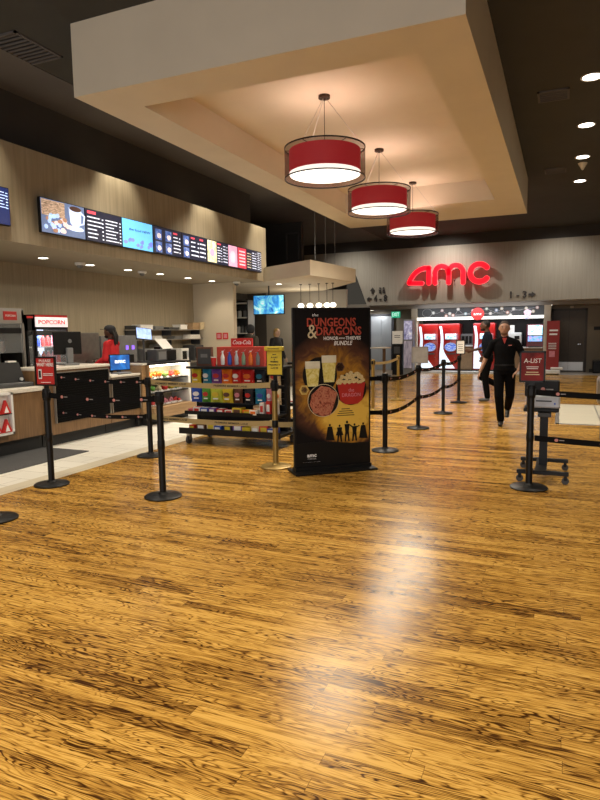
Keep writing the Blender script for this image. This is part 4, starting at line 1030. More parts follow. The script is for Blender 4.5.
for i, w in enumerate((.10, .16, .19, .21)): MB().box(.15-w/2, .15+w/2, -.005, -.003, .690-.024*i, .698-.024*i).build('poster_print', KTXT, t)
MB().prism([(-.43, .30)]+[(-.43+.86*i/16, .305+.035*math.sin(PI*min(1, .25+i/16))) for i in range(17)]+[(.43, .07), (-.43, .07)], -.005, -.003).build('hill_print', BLACK, t)
def figure(cx, h, kind):
    b = MB(); z = .325; b.disc(cx, z+h*.93, h*.055, h*.07, -.007, -.003, 12)
    if kind == 'cape': b.prism([(cx-.025, z+h*.85), (cx+.025, z+h*.85), (cx+.055, z+.02), (cx-.05, z+.03)], -.007, -.003)
    else: b.prism([(cx-.03, z+h*.84), (cx+.03, z+h*.84), (cx+.022, z+h*.5), (cx+.03, z), (cx+.012, z), (cx, z+h*.42), (cx-.015, z), (cx-.03, z), (cx-.022, z+h*.5)], -.007, -.003)
    if kind == 'arms': b.stroke([(cx-.055, z+h*.92), (cx-.02, z+h*.78), (cx+.02, z+h*.78), (cx+.055, z+h*.85)], .014, -.007, -.003)
    if kind == 'skirt': b.prism([(cx-.03, z+h*.62), (cx+.03, z+h*.62), (cx+.045, z+h*.38), (cx-.045, z+h*.38)], -.007, -.003)
    b.build('silhouette_print', BLACK, t)
for cx, h, k in ((-.04, .21, 'cape'), (.075, .195, 'skirt'), (.165, .235, 'plain'), (.255, .20, 'arms'), (.36, .205, 'cape')): figure(cx, h, k)
text('brand_mark', 'amc', .042, -.255, -.005, .195, WTXT, t, .11, ext=.001, bold=.04)
text('brand_mark', 'THEATRES', .010, -.255, -.005, .155, WTXT, t, .10, ext=.001)
MB().box(-.36, -.16, -.005, -.003, .118, .122).build('print_line', WTXT, t)

# ------------------------------------------------------------------ snack cart
def cart(x, y, rz, label, w=1.46):
    t = thing('snack_cart', label, 'cart', (x, y, 0), rz)
    h = w/2
    MB().box(-h-.06, h+.06, -.12, .62, .155, .20, .01).build('base_tray', BLACKM, t)
    b = MB(); b.box(-h-.06, h+.06, -.13, -.11, .15, .235); b.build('base_lip', BLACKM, t)
    MB().box(-h+.02, h-.02, .26, .30, .2, 1.07).build('slat_panel', BLACK, t)
    b = MB()
    for i in range(9): b.box(-h+.02, h-.02, .252, .262, .28+i*.09, .29+i*.09)
    b.build('slat_groove', DGREY, t)
    for s in (-1, 1): MB().box(s*(h-.02)-.02, s*(h-.02)+.02, .25, .36, .2, 1.06).build('upright', BLACKM, t)
    MB().box(-h, h, -.05, .28, .42, .445).build('middle_shelf', BLACKM, t); MB().box(-h, h, -.06, -.045, .42, .47).build('shelf_lip', BLACKM, t)
    MB().box(-h+.0, h, .0, .50, 1.06, 1.095, .006).build('top_shelf', BLACKM, t)
    for sx in (-h+.05, h-.05):
        for sy in (-.05, .52):
            b = MB(); b.cyl((sx-.018, sy, .058), (sx+.018, sy, .058), .058, n=20); o = b.build('castor', RUBBER, t, 40)
            MB().box(sx-.03, sx+.03, sy-.02, sy+.03, .06, .155).build('castor_fork', STEEL, t)
    return t
CX, CY = -4.17, 7.30
cart(CX, CY, 0, 'black wheeled snack cart hung with crisp bags beside the poster stand')
def bag(x, y, z, w, h, mat, blob, label, grp, rz=0):
    t = thing('snack_bag', label, 'snack bag', (x, y, z), rz, grp)
    b = MB(); nx, nz = 8, 8; F = {}; K = {}
    for i in range(nx+1):
        for j in range(nz+1):
            u_, v_ = i/nx, j/nz
            th = .042*(math.sin(PI*u_)**.6)*(math.sin(PI*min(1, max(0, (v_-.06)/.88)))**.6 if .06 < v_ < .94 else 0)+.001
            wx = (u_-.5)*w*(1-.06*math.sin(PI*v_)); zz = (v_)*h
            F[i, j] = b.bm.verts.new((wx, -th, zz)); K[i, j] = b.bm.verts.new((wx, th, zz))
    for i in range(nx):
        for j in range(nz):
            b.bm.faces.new((F[i, j], F[i+1, j], F[i+1, j+1], F[i, j+1])); b.bm.faces.new((K[i, j], K[i, j+1], K[i+1, j+1], K[i+1, j]))
    for j in range(nz):
        b.bm.faces.new((F[0, j], F[0, j+1], K[0, j+1], K[0, j])); b.bm.faces.new((F[nx, j], K[nx, j], K[nx, j+1], F[nx, j+1]))
    for i in range(nx):
        b.bm.faces.new((F[i, 0], K[i, 0], K[i+1, 0], F[i+1, 0])); b.bm.faces.new((F[i, nz], F[i+1, nz], K[i+1, nz], K[i, nz]))
    c = COLS[mat.name]; lt = [min(1, q*.5+.38) for q in c]; dk = [q*.35 for q in c]
    b.build('pouch', picture(mat.name+'_wrapper', [dk, c, c, c, lt], 13, dist=1.6), t, 60)
    MB().disc(0, h*.55, w*.27, h*.15, -.046, -.034, 16).build('logo_patch', blob, t)
    MB().box(-w*.2, w*.2, -.036, -.028, h*.22, h*.30).build('name_strip', WTXT, t)
    MB().cyl((0, .0, h-.01), (0, .05, h+.0), .004, n=6).build('hang_hook', STEEL, t)
    return t
DK = M('dark_bag', (.02, .022, .03), .35)
row1 = [(-.66, .17, YEL, RED, 'yellow crisp bag at the left end of the upper row'), (-.48, .16, TEAL, WTXT, 'blue crisp bag beside the yellow one, upper row'), (-.32, .16, PUR, RED, 'purple crisp bag in the upper row'), (-.155, .17, ORG, RED, 'orange crisp bag in the upper row'),
        (.005, .16, RED, WTXT, 'red crisp bag right of the orange one, upper row'), (.18, .20, RED, ORG, 'large red patterned crisp bag in the upper row'), (.375, .18, DK, TEAL, 'black and teal crisp bag in the upper row'), (.59, .18, CRM, RED, 'white and red snack bag at the right end of the upper row')]
for x, w, m, bl, l in row1: bag(CX+x, CY+.165, .84, w*1.03, .215, m, bl, l, 'bags hung on the upper row of the cart', .3*(random.random()-.5))
row2 = [(-.66, .17, BLU, WTXT, 'dark blue bag with a round patch, left end of the lower row'), (-.50, .14, GRN, RED, 'green and red bag in the lower row'), (-.335, .19, LIME, YEL, 'large lime green crisp bag in the lower row'), (-.15, .18, YEL, BRN, 'yellow and brown bag in the lower row'),
        (.02, .14, BRN, PINK, 'brown bag in the middle of the lower row'), (.19, .15, DK, RED, 'black bag with red pattern in the lower row'), (.37, .16, TEAL, BLU, 'bright teal bag in the lower row'), (.51, .10, PINK, WTXT, 'narrow pink snack bag in the lower row'), (.63, .10, CRM, ORG, 'narrow cream bag at the right end of the lower row')]
for x, w, m, bl, l in row2: bag(CX+x, CY+.165, .575, w*1.03, .215, m, bl, l, 'bags hung on the lower row of the cart', .3*(random.random()-.5))
def candy(x, y, z, w, d, h, m, m2, label, rz, grp):
    t = thing('candy_box', label, 'candy box', (x, y, z), rz, grp)
    MB().box(-w/2, w/2, -d/2, d/2, 0, h, .003).build('carton', m, t); MB().box(-w*.35, w*.35, -d/2-.002, -d/2, h*.25, h*.75).build('print', m2, t)
    MB().box(-w*.35, w*.35, -d*.3, d*.3, h, h+.002).build('top_print', m2, t)
shelf = [(-.66, .10, .10, .05, PINK, RED, 'pink'), (-.56, .12, .12, .075, WHITE, RED, 'white and red'), (-.44, .14, .12, .07, BLU, WTXT, 'blue'), (-.31, .11, .12, .07, PUR, WTXT, 'violet'), (-.18, .12, .12, .06, RED, WTXT, 'red'), (-.05, .13, .10, .05, WHITE, RED, 'low white and red'),
         (.09, .16, .12, .085, YEL, BRN, 'square yellow'), (.25, .16, .12, .06, ORG, YEL, 'flat orange'), (.37, .13, .12, .12, CARD, CRM, 'brown'), (.36, .12, .08, .07, WHITE, ORG, 'small white')]
for i, (x, w, d, h, m, m2, n) in enumerate(shelf):
    candy(CX+x, CY+.04-(.06 if i == 9 else 0)+(.06 if i == 8 else 0), .445, w*.92, d, h, m, m2, n+' candy box on the middle shelf of the cart', .05*((i % 3)-1), 'candy boxes on the middle shelf')
for i, (x, z, h) in enumerate(((.47, .445, .17), (.545, .445, .19), (.62, .445, .21))):
    candy(CX+x, CY+.03+.05*i, z, .06, .10, h, [WHITE, RED, WHITE][i], [RED, WTXT, RED][i], ['left', 'middle', 'right'][i]+' tall upright candy box at the right of the middle shelf', 0, 'tall candy boxes')
low = [(-.62, .10, RED), (-.48, .14, BRN), (-.33, .12, CRM), (-.20, .13, BLU), (-.05, .12, DGREY), (.10, .15, PUR), (.25, .14, YEL), (.38, .12, CRM), (.50, .13, RED), (.62, .12, BLU)]
for i, (x, w, m) in enumerate(low):
    nm = ['red', 'brown', 'cream', 'blue', 'dark', 'violet', 'yellow', 'tan', 'scarlet', 'navy'][i]
    candy(CX+x, CY+.03, .20, w*.95, .16, .07+.02*(i % 3), m, WTXT if i % 2 else YEL, nm+' flat snack packet lying on the bottom tray of the cart', .12*((i % 3)-1), 'flat packets on the bottom tray')
# bottle board and sign on top
t = thing('bottle_board', 'red board with six pictured drink bottles on top of the cart', 'display', (CX+.085, CY+.12, 1.095))
MB().box(-.37, .37, 0, .16, 0, .27, .004).build('box', M('bright_red_board', (.50, .05, .03), .5), t)
for i, m in enumerate((WHITE, BLU, SILVER, M('bottle_green', (.2, .3, .2)), ORG, GREY)):
    x = -.27+.11*i
    b = MB(); b.lathe([(.026, .02), (.030, .04), (.030, .13), (.012, .175), (.012, .20)], x, -.01, 14, k=.6); b.build('bottle_picture', m, t, 40)
    MB().lathe([(.015, .20), (.015, .215)], x, -.01, 12, k=.6).build('bottle_cap', RED if i % 2 else WHITE, t)
    MB().prism([(x-.04, .19), (x+.03, .235), (x+.035, .228), (x-.035, .183)], -.004, 0).build('print_swash', PINK, t)
t = thing('brand_sign', 'small red soft drink sign above the bottle board', 'sign', (CX+.07, CY+.20, 1.366))
MB().box(-.17, .17, 0, .02, 0, .115, .003).build('plate', RED, t)
text('lettering', 'Coca-Cola', .058, 0, -.004, .057, WTXT, t, .28, shear=.3, bold=.01)
t = thing('framed_screen', 'dark framed small screen on the left end of the cart top', 'screen', (CX-.50, CY+.14, 1.095))
MB().box(-.135, .125, 0, .04, 0, .27, .006).build('frame', BRN, t); MB().box(-.11, .10, -.004, 0, .03, .24).build('screen', DGREY, t); MB().box(-.06, .05, -.006, -.003, .12, .17).build('print', GREY, t)
t = thing('red_cup', 'red and white cup between the screen and the bottle board', 'cup', (CX-.325, CY+.10, 1.095))
MB().lathe([(.028, 0), (.04, .12)], n=16).build('body', RED, t, 40); MB().lathe([(.041, .12), (.042, .13)], n=16).build('lid', WHITE, t)
t = thing('white_cup', 'small white cup right of the bottle board', 'cup', (CX+.60, CY+.10, 1.095)); MB().lathe([(.026, 0), (.034, .08)], n=16).build('body', WHITE, t, 40)
# second cart behind, mostly hidden
cart(-3.36, 8.55, 0, 'second black snack cart half hidden behind the poster stand', 1.05)
for i, (z, m, n) in enumerate(((1.10, ORG, 'orange'), (.83, TEAL, 'teal'), (.57, BRN, 'brown'))):
    bag(-3.80, 8.70, z if i else 1.098, .15, .18, m, YEL, n+' bag on the cart behind the poster stand', 'bags on the second cart')
candy(-3.80, 8.55, .445, .14, .1, .06, RED, WTXT, 'red box on the shelf of the cart behind the poster', 0, 'boxes on the second cart')

# ------------------------------------------------------------------ ticket reader trolley at right
t = thing('scanner_trolley', 'black wheeled trolley stand behind the right post', 'trolley', (-.17, 6.85, 0))
MB().box(-.02, .06, -.03, .03, .12, .72).build('column', BLACKM, t)
for y in (-.33, .33):
    MB().box(-.22, .27, y-.025, y+.025, .085, .125, .006).build('leg', BLACKM, t)
    for x in (-.19, .24):
        b = MB(); b.cyl((x, y-.012, .035), (x, y+.012, .035), .035, n=18); b.build('castor', RUBBER, t, 40)
        MB().box(x-.015, x+.015, y-.018, y+.018, .04, .09).build('castor_fork', BLACK, t)
MB().box(-.05, .06, -.33, .33, .09, .12).build('crossbar', BLACKM, t)
MB().box(-.18, .16, -.17, .17, .70, .74, .01).build('shelf', BLACK, t)
b = MB().box(-.04, .09, -.19, -.10, .65, .695, .006); b.build('drawer_clip', DGREY, t)
t = thing('scanner_box', 'black box with a small round logo on the trolley shelf', 'box', (-.17, 6.87, .74))
MB().box(-.18, .16, -.02, .15, .10, .27, .012).build('case', BLACK, t); MB().box(-.16, .14, .0, .13, 0, .10).build('support', BLACKM, t)
MB().disc(0.0, .18, .022, .022, -.026, -.02).build('round_logo', M('belt_logo_pink', (.62, .18, .17)), t); MB().box(.03, .10, -.024, -.02, .175, .187).build('logo_word', M('belt_word', (.35, .33, .33)), t)
t = thing('ticket_printer', 'silver ticket printer on the trolley shelf below the black box', 'printer', (-.14, 6.74, .74))
MB().box(-.12, .14, -.06, .05, 0, .13, .018).build('case', SILVER, t); MB().box(-.09, .06, -.064, -.06, .07, .082).build('paper_slot', BLACK, t); MB().disc(.09, .05, .01, .01, -.066, -.06).build('button', BLU, t)
t = thing('silver_bin', 'silver rounded bin cut by the right edge beyond the tiles', 'bin', (.62, 9.1, 0))
MB().box(-.16, .5, 0, .4, .50, .90, .06).build('body', STEEL, t); MB().box(-.1, .45, .05, .35, 0, .5, .02).build('pedestal', DGREY, t)
MB().box(-.08, .4, -.01, .02, .56, .84, .01).build('front_panel', DGREY, t)

# ------------------------------------------------------------------ people
def evaluated(b, vox, smooth=3):
    me = bpy.data.meshes.new('tmp'); bmesh.ops.recalc_face_normals(b.bm, faces=b.bm.faces[:]); b.bm.to_mesh(me); b.bm.free()
    o = bpy.data.objects.new('tmp', me); C.objects.link(o)
    r = o.modifiers.new('r', 'REMESH'); r.mode = 'VOXEL'; r.voxel_size = vox
    s = o.modifiers.new('s', 'SMOOTH'); s.iterations = smooth; s.factor = .5
    dg = bpy.context.evaluated_depsgraph_get(); dg.update()
    m = bpy.data.meshes.new_from_object(o.evaluated_get(dg)); bpy.data.objects.remove(o)
    m.polygons.foreach_set('use_smooth', [True]*len(m.polygons))
    return m
def link(me, name, mat, parent):
    me.materials.clear(); me.materials.append(mat); me.name = name
    o = bpy.data.objects.new(name, me); C.objects.link(o); o.parent = parent
    return o
def limb(b, pts, rs, k=(1, 1)):
    """tapered rounded limb through the joints"""
    for (p, r), (q, s) in zip(zip(pts, rs), list(zip(pts, rs))[1:]):
        b.cyl(p, q, r, s, 14)
    for p, r in zip(pts, rs): b.sph(p, r*1.0, 12, 8)
def torso(b, S):
    """stack of ellipses: S = [(x,y,z,rx,ry)]"""
    b.loft([[(x+rx*math.cos(2*PI*i/20), y+ry*math.sin(2*PI*i/20), z) for i in range(20)] for x, y, z, rx, ry in S])
def hand(b, w, d, side, curl=.5, s=1.0):
    """palm and five bent fingers continuing from wrist w in direction d"""
    w = Vector(w); d = Vector(d).normalized(); out = Vector(side).normalized(); out = (out-d*out.dot(d)).normalized(); nrm = d.cross(out)
    pal = w+d*.045*s
    for k in (-.026, -.009, .009, .026): b.cyl(w+out*k*.6*s, w+d*.088*s+out*k*s, .015*s, .0115*s, 8)
    b.sph(w, .021*s, 10, 6)
    for i, (k, L_) in enumerate(((-.028, .066), (-.010, .078), (.009, .074), (.027, .058))):
        p0 = w+d*.082*s+out*k*s; p1 = p0+(d*math.cos(curl*.6)+nrm*math.sin(curl*.6))*L_*.5*s; p2 = p1+(d*math.cos(curl*1.5)+nrm*math.sin(curl*1.5))*L_*.5*s
        limb(b, [p0, p1, p2], [.0105*s, .0095*s, .008*s])
    t0 = w+d*.025*s-out*.02*s; t1 = t0+(d*.7-out*.7+nrm*.3)*.04*s; t2 = t1+(d*.95-out*.2+nrm*.3)*.032*s
    limb(b, [t0, t1, t2], [.014*s, .011*s, .009*s])
def person(loc, rz, label, J, skin, shirt, trousers, shoe, hairm, hair='short', k=1.0, sleeves='short', vox=.009, beard=None, extras=None):
    t = thing('person', label, 'person', loc, rz)
    V = lambda p: (p[0]*k, p[1]*k, p[2]*k)
    j = {n: Vector(V(p)) for n, p in J.items()}
    hd = j['head']; look = J.get('look', 0)
    # --- skin: head, neck, arms, hands, legs as one surface
    b = MB()
    b.sph(hd, (.083*k, .096*k, .106*k), 20, 14)
    b.sph(hd+Vector((0, -.030, -.062))*k, (.060*k, .060*k, .056*k), 16, 10)       # jaw
    b.sph(hd+Vector((0, -.096, -.016))*k, (.012*k, .018*k, .022*k), 10, 8)        # nose
    for s in (-1, 1): b.sph(hd+Vector((s*.085, .008, -.012))*k, (.010*k, .020*k, .030*k), 10, 8)   # ears
    b.sph(hd+Vector((0, -.085, -.052))*k, (.026*k, .014*k, .010*k), 10, 6)        # lips
    for s in (-1, 1): b.sph(hd+Vector((s*.03, -.080, .022))*k, (.022*k, .012*k, .008*k), 10, 6)  # brows
    b.cyl(hd+Vector((0, .02, -.06))*k, j['neck'], .052*k, .062*k, 16)
    torso(b, [(j['neck'].x, j['neck'].y, j['neck'].z+.01, .06*k, .055*k), (j['chest'].x, j['chest'].y, j['chest'].z, .15*k, .095*k), (j['pelvis'].x, j['pelvis'].y, j['pelvis'].z, .14*k, .095*k)])
    for s in 'LR':
        limb(b, [j['sh'+s], j['el'+s], j['wr'+s]], [.046*k, .039*k, .026*k])
        dr = j['wr'+s]-j['el'+s]
        if 'hd'+s in j: dr = j['hd'+s]-j['wr'+s]
        hand(b, j['wr'+s], dr, (0, 1 if s == 'L' else 1, .05), .55, k)
        limb(b, [j['hip'+s], j['kn'+s], j['an'+s]], [.072*k, .050*k, .036*k])
    link(evaluated(b, vox, 2), 'body', skin, t)
    # eyes
    for s in (-1, 1):
        e = hd+Vector((s*.030, -.083, .004))*k
        o = MB().sph(e, (.0125*k, .010*k, .0085*k), 10, 8).build('eye', M('eye_white', (.30, .27, .25), .3), t, 60)
        MB().sph(e+Vector((0, -.0075, 0))*k, (.0055*k, .004*k, .0055*k), 8, 6).build('iris', M('iris_dark', (.03, .02, .015), .2), o, 60)
    MB().sph(hd+Vector((0, -.095, -.053))*k, (.021*k, .006*k, .005*k), 10, 6).build('mouth', M('lip', (.25, .09, .07), .5), t, 60)
    for s in (-1, 1): MB().sph(hd+Vector((s*.031, -.088, .026))*k, (.019*k, .007*k, .0045*k), 10, 6).build('eyebrow', HAIRK if hair != 'bob' else hairm, t, 60)
    # --- shirt
    b = MB(); ch, pv, nk = j['chest'], j['pelvis'], j['neck']
    torso(b, [(nk.x, nk.y+.005, nk.z+.005*k, .075*k, .066*k), (nk.x, nk.y+.005, nk.z-.03*k, .125*k, .085*k), (ch.x, ch.y, ch.z+.06*k, .180*k, .112*k), (ch.x, ch.y, ch.z-.04*k, .178*k, .120*k),
              ((ch.x+pv.x)/2, (ch.y+pv.y)/2, (ch.z+pv.z)/2, .160*k, .112*k), (pv.x, pv.y, pv.z+.06*k, .165*k, .118*k), (pv.x, pv.y, pv.z-.04*k, .172*k, .122*k)])
    for s in 'LR':
        if sleeves == 'short':
            m = j['sh'+s].lerp(j['el'+s], .86); limb(b, [j['sh'+s]+Vector((0, 0, -.005)), m], [.057*k, .059*k])
        else: limb(b, [j['sh'+s], j['el'+s], j['wr'+s]], [.065*k, .056*k, .041*k])
        b.cyl(j['neck']+Vector((0, 0, -.02*k)), j['sh'+s]+Vector((0, 0, .0)), .062*k, .054*k, 14)
    sh = link(evaluated(b, vox, 3), 'shirt', shirt, t)
    b = MB(); b.lathe([(.071*k, nk.z-.012*k), (.064*k, nk.z+.028*k)], nk.x, nk.y, 20, k=.95, cap=False); b.build('collar', shirt, sh)
    # --- trousers
    b = MB()
    torso(b, [(pv.x, pv.y, pv.z+.08*k, .158*k, .108*k), (pv.x, pv.y, pv.z-.02*k, .168*k, .118*k), (pv.x, pv.y, pv.z-.10*k, .150*k, .110*k)])
    for s in 'LR':
        e = j['kn'+s].lerp(j['an'+s], .94); limb(b, [j['hip'+s], j['kn'+s], e], [.095*k, .074*k, .062*k])
    link(evaluated(b, vox, 3), 'trousers', trousers, t)
    b = MB(); b.lathe([(.169*k, pv.z+.045*k), (.171*k, pv.z+.075*k)], pv.x, pv.y, 28, k=.70, cap=True); b.build('belt', BLACK, t)
    # --- shoes
    for s in 'LR':
        b = MB(); a = j['an'+s]; f = j['toe'+s]; d = (f-a); d.z = 0 if a.z < .14 else d.z
        b.sph(a+Vector((0, 0, -.035*k)), (.045*k, .052*k, .045*k), 14, 8)
        m1 = a.lerp(f, .5); m1.z = (a.z-.045*k+f.z)/2
        b.cyl(a+Vector((0, 0, -.045*k)), f, .042*k, .036*k, 12); b.sph(f, (.040*k, .042*k, .030*k), 14, 8); b.sph(m1, (.042*k, .05*k, .038*k), 14, 8)
        o = link(evaluated(b, vox, 2), 'shoe', shoe, t)
    # --- hair
    if hair:
        b = MB()
        if hair == 'short':
            b.sph(hd+Vector((0, .014, .020))*k, (.088*k, .098*k, .098*k), 20, 14)
            bmesh.ops.bisect_plane(b.bm, geom=b.bm.verts[:]+b.bm.edges[:]+b.bm.faces[:], plane_co=hd+Vector((0, -.028, .042))*k, plane_no=Vector((0, -.78, -.62)), clear_outer=True)
            b.build('hair', hairm, t, 60)
        elif hair == 'buzz':
            b.sph(hd+Vector((0, .010, .012))*k, (.0865*k, .099*k, .1035*k), 20, 14)
            bmesh.ops.bisect_plane(b.bm, geom=b.bm.verts[:]+b.bm.edges[:]+b.bm.faces[:], plane_co=hd+Vector((0, -.045, .052))*k, plane_no=Vector((0, -.62, -.78)), clear_outer=True)
            b.build('hair', hairm, t, 60)
        elif hair == 'bob':
            b.sph(hd+Vector((0, .02, .022))*k, (.092*k, .10*k, .10*k), 20, 14); b.sph(hd+Vector((0, .045, -.05))*k, (.095*k, .07*k, .11*k), 20, 14)
            link(evaluated(b, .012, 2), 'hair', hairm, t)
        elif hair == 'dreads':
            b.sph(hd+Vector((0, .022, .02))*k, (.090*k, .096*k, .096*k), 20, 14)
            for i in range(9):
                a = -1.0+.25*i; x = math.sin(a)*.07; b.tube([hd+Vector((x, .08, .02))*k, hd+Vector((x*1.1, .12, -.08))*k, hd+Vector((x*.9, .115, -.24-.02*(i % 3)))*k], [.018, .017, .010], 8)
            b.build('hair', hairm, t, 60)
    if beard:
        b = MB(); b.sph(hd+Vector((0, -.040, -.073))*k, (.0635*k, .0625*k, .052*k), 18, 12)
        bmesh.ops.bisect_plane(b.bm, geom=b.bm.verts[:]+b.bm.edges[:]+b.bm.faces[:], plane_co=hd+Vector((0, 0, -.064))*k, plane_no=Vector((0, -.2, 1)), clear_outer=True)
        b.build('beard', beard, t, 60)
    if extras: extras(t, j, k)
    return t
SK1 = M('light_skin', (.36, .19, .115), .5, 0, .06, 30); SK2 = M('brown_skin', (.10, .045, .025), .5, 0, .06, 30); SK3 = M('pale_skin', (.5, .33, .24), .5, 0, .05, 30)
BK = M('black_cloth', (.004, .004, .0045), .9, 0, .25, 60, spec=.08); BKT = M('black_trouser_cloth', (.0035, .0035, .004), .9, 0, .25, 60, spec=.08)
HAIRK = M('black_hair', (.008, .007, .006), .6, 0, .2, 80)
base = dict(head=(0, -.02, 1.635), neck=(0, .01, 1.47), chest=(0, .01, 1.28), pelvis=(0, 0, .96), shL=(.185, .01, 1.415), shR=(-.185, .01, 1.415), elL=(.24, .03, 1.13), elR=(-.24, .03, 1.13), wrL=(.25, -.08, .89), wrR=(-.25, -.08, .89),
            hipL=(.09, 0, .93), hipR=(-.09, 0, .93), knL=(.10, -.03, .51), knR=(-.10, -.03, .51), anL=(.10, .03, .085), anR=(-.10, .03, .085), toeL=(.12, -.12, .032), toeR=(-.12, -.12, .032))
def pose(**kw):
    d = dict(base); d.update(kw); return d
def man1x(t, j, k):
    nk = j['neck']
    MB().prism([(nk.x-.035, nk.z+.0), (nk.x+.035, nk.z+.0), (nk.x, nk.z-.10)], nk.y-.118, nk.y-.098).build('red_undershirt', M('red_cloth', (.35, .03, .025), .7), t)
    MB().box(nk.x+.06, nk.x+.11, nk.y-.128, nk.y-.118, nk.z-.125, nk.z-.112).build('chest_badge', M('badge_red', (.4, .12, .1), .5), t)
    MB().cyl((.17*k, -.06*k, .96*k), (.19*k, -.02*k, .90*k), .02).build('belt_pouch', BLACK, t)
person((-.848, 10.347, 0), math.radians(2), 'person in black polo and trousers walking towards the camera, hand in pocket', pose(
    head=(-.01, -.03, 1.635), elR=(-.30, .02, 1.13), wrR=(-.385, -.05, .90), hdR=(-.42, -.06, .80), shL=(.19, .01, 1.385), shR=(-.19, .01, 1.385), elL=(.30, .05, 1.14), wrL=(.22, -.07, .93), hdL=(.14, -.10, .86),
    hipR=(-.085, 0, .93), knR=(-.07, -.09, .50), anR=(-.035, -.06, .085), toeR=(-.035, -.21, .035), hipL=(.09, .0, .93), knL=(.10, .05, .50), anL=(.05, .40, .25), toeL=(.045, .32, .11)),
    SK1, BK, BKT, M('black_shoe', (.012, .012, .012), .4), M('shaved_hair', (.035, .02, .013), .8), 'buzz', .965, 'short', .008, M('stubble_shade', (.16, .085, .055), .8), man1x)  # stubble tone darkened to stand in for shade on the face
def man2x(t, j, k):
    MB().box(-.03, .03, -.02, .02, -.06, .06, .006).build('sleeve_patch', M('patch', (.35, .35, .33), .6), t).location = (.21*k, .03*k, 1.30*k)
person((-1.474, 13.784, 0), math.radians(-78), 'person in dark clothes in profile behind the walking man, foot raised', pose(
    head=(0, -.07, 1.645), chest=(0, -.02, 1.28), neck=(0, -.02, 1.48), elL=(.22, .06, 1.15), wrL=(.20, -.10, .98), hdL=(.20, -.16, .90), elR=(-.22, -.06, 1.16), wrR=(-.18, -.32, 1.10), hdR=(-.18, -.45, 1.10),
    knL=(.09, -.06, .52), anL=(.09, .0, .085), toeL=(.09, -.15, .035), knR=(-.09, -.13, .52), anR=(-.09, .24, .34), toeR=(-.09, .30, .20)),
    SK2, M('dark_slate_cloth', (.007, .009, .014), .9, 0, .2, 50, spec=.08), BKT, M('sneaker', (.10, .10, .10), .5), HAIRK, 'short', 1.0, 'short', .010, M('dark_beard', (.012, .008, .006), .8), man2x)
def capx(t, j, k):
    h = j['head']; c = M('cap_black', (.014, .015, .02), .7)
    b = MB(); b.sph(h+Vector((0, .008, .045))*k, (.096*k, .108*k, .080*k), 20, 12)
    bmesh.ops.bisect_plane(b.bm, geom=b.bm.verts[:]+b.bm.edges[:]+b.bm.faces[:], plane_co=h+Vector((0, 0, .038))*k, plane_no=Vector((0, 0, -1)), clear_outer=True)
    o = b.build('cap', c, t, 60)
    b = MB(); b.slab([((h.x+.075*k*math.cos(a)), h.y-.07*k-.105*k*math.sin(a)) for a in [PI*i/10 for i in range(11)]], h.z+.040*k, h.z+.047*k); b.build('cap_peak', c, o)
person((-7.36, 8.66, 0), math.radians(-75), 'employee in a bright red shirt and black cap behind the counter', pose(elR=(-.23, -.10, 1.17), wrR=(-.18, -.30, 1.12), elL=(.23, -.02, 1.15), wrL=(.20, -.22, 1.05)),
       SK2, M('bright_red_shirt', (.62, .015, .02), .75, 0, .08, 20), BKT, M('black_shoe2', (.012, .012, .012), .4), HAIRK, 'dreads', .985, 'long', .011, M('dark_beard', (.012, .008, .006)), capx)
def hood(t, j, k):
    h = j['head']; b = MB(); b.sph(h+Vector((0, .02, .015))*k, (.105*k, .12*k, .125*k), 20, 14); b.build('knit_cap', M('dark_knit', (.014, .015, .018), .9), t, 60)
    b = MB(); b.sph(j['neck']+Vector((0, .06, .0)), (.14*k, .09*k, .07*k), 18, 10); b.build('hood', M('olive_coat', (.045, .042, .032), .9), t, 60)
person((-7.25, 13.75, 0), math.radians(165), 'person in an olive coat and dark knit cap seen from behind', pose(), SK3, M('olive_coat', (.045, .042, .032), .9, 0, .2), BKT, M('black_shoe2', (.012, .012, .012)), None, None, 1.0, 'long', .013, None, hood)
person((-7.35, 15.5, 0), math.radians(70), 'blonde person in a dark jacket standing near the poster stand', pose(), SK3, M('charcoal_jacket', (.018, .019, .022), .9, 0, .2), BKT, M('black_shoe2', (.012, .012, .012)), M('blonde_hair', (.50, .33, .12), .6, 0, .2, 60), 'bob', .955, 'long', .013)

# ------------------------------------------------------------------ lighting
NEU = (1, .89, .74)
for y in (5.3, 8.0, 10.6, 13.0):            # wall washers over the menu wall
    light('SPOT', 'menu_washer', (-6.22, y, 4.80), 145, (1, .88, .68), .06, (-6.60, y+.1, 3.3), 66, .8)
for x, y in ((.256, 9.35), (.256, 11.44), (.256, 13.47), (.256, 15.58), (2.6, 6.5), (2.6, 9.5), (2.6, 12.5), (2.6, 16), (.256, 18.5), (-2.8, 18.2), (-5.2, 18.6), (-5.6, 13.0), (-5.6, 10.3), (-5.6, 7.6), (-5.6, 5.0)):
    light('SPOT', 'ceiling_spot', (x, y, 4.82), 200, NEU, .1, (x, y, 0), 95, .6)
for x in (-7.2, -.2, 3.0):                   # wash on the far wall
    light('SPOT', 'wall_washer', (x, 20.3, 4.8), 170, (1, .93, .82), .07, (x, 22.0, 2.2), 110, 1)
light('SPOT', 'letter_washer', (-3.75, 20.75, 4.80), 210, (1, .93, .82), .05, (-3.75, 22.0, 2.4), 130, 1)
for x in (-4.2, -1.4, 1.4):                 # lobby lamps over and behind the camera
    for y in (-2.5, 0.6, 3.4): light('SPOT', 'lobby_spot', (x, y, 4.80), 250, (1, .86, .62), .14, (x, y, 0), 105, .6)
light('AREA', 'front_fill', (-1.0, -5.6, 2.0), 330, (.97, .97, 1), 9, (-2.0, 8, 2.6), sy=3.2)  # added fill behind the camera to lift ambient light; no opening there
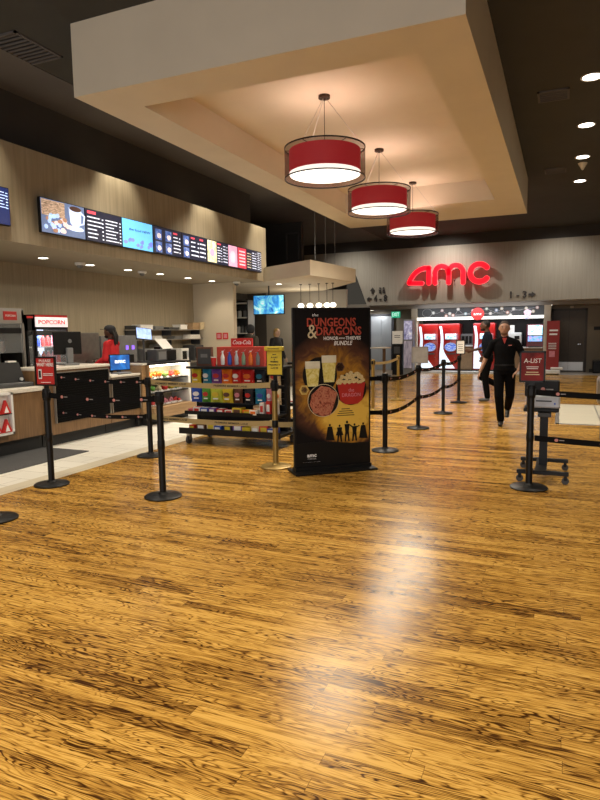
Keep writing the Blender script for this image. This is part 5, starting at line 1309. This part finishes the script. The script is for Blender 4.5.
for x, y in ((-7.57, 7.42), (-7.64, 8.54), (-7.62, 9.54), (-7.58, 10.49), (-7.61, 11.55), (-7.58, 12.5), (-6.63, 14.17), (-7.5, 5.6)):
    light('SPOT', 'soffit_spot', (x, y, 2.75), 30, (1, .86, .66), .05, (x, y, 0), 130, .7)
light('AREA', 'cooler_light', (-7.92, 7.80, 1.62), 9, (.85, .92, 1), .6, target=(-8.05, 7.80, .8), sy=.05)
light('POINT', 'alcove_fill', (-6.9, 16.3, 2.0), 34, (1, .88, .7), .2)  # added fill without a fixture, brightens the cove wall
light('AREA', 'station_light', (-2.8, 22.86, 1.90), 22, (.82, .90, 1), 4.2, (-2.8, 23.0, 0), sy=.12)
light('AREA', 'station_front', (-2.8, 22.5, 2.45), 16, (.85, .90, 1), 4.2, (-2.8, 23.3, 0.6), sy=.15)
light('SPOT', 'passage_lamp', (-6.9, 23.2, 2.34), 60, (.95, .97, 1), .06, (-6.8, 24.0, 0.8), 140, .6)
light('SPOT', 'passage_lamp', (.3, 23.2, 2.34), 8, (1, .85, .65), .06, (.3, 23.4, 0), 120, .6)
light('SPOT', 'passage_lamp', (-5.3, 19.5, 4.8), 120, NEU, .1, (-5.3, 20.5, 0), 70, .6)
w = bpy.data.worlds.new('World'); bpy.context.scene.world = w; w.use_nodes = True
w.node_tree.nodes['Background'].inputs[0].default_value = (.9, .8, .65, 1); w.node_tree.nodes['Background'].inputs[1].default_value = .05

# ------------------------------------------------------------------ camera
yaw, pit, rol = .4062952, .110483, -.01424443
F = Vector((-math.sin(yaw)*math.cos(pit), math.cos(yaw)*math.cos(pit), -math.sin(pit)))
ri = Vector((math.cos(yaw), math.sin(yaw), 0)); up = ri.cross(F)
R_ = ri*math.cos(rol)+up*math.sin(rol); U_ = up*math.cos(rol)-ri*math.sin(rol)
cam = bpy.data.cameras.new('camera'); co = bpy.data.objects.new('camera', cam); C.objects.link(co)
mw = Matrix((R_, U_, -F)).transposed().to_4x4(); mw.translation = (0, 0, 1.55); co.matrix_world = mw
cam.sensor_fit = 'VERTICAL'; cam.sensor_height = 24; cam.sensor_width = 18; cam.lens = 24*609.04/800; cam.clip_end = 100; cam.clip_start = .05
sc = bpy.context.scene; sc.camera = co
sc.view_settings.view_transform = 'Standard'; sc.view_settings.look = 'None'; sc.view_settings.gamma = 1; sc.view_settings.use_curve_mapping = False
sc.view_settings.exposure = 0.12
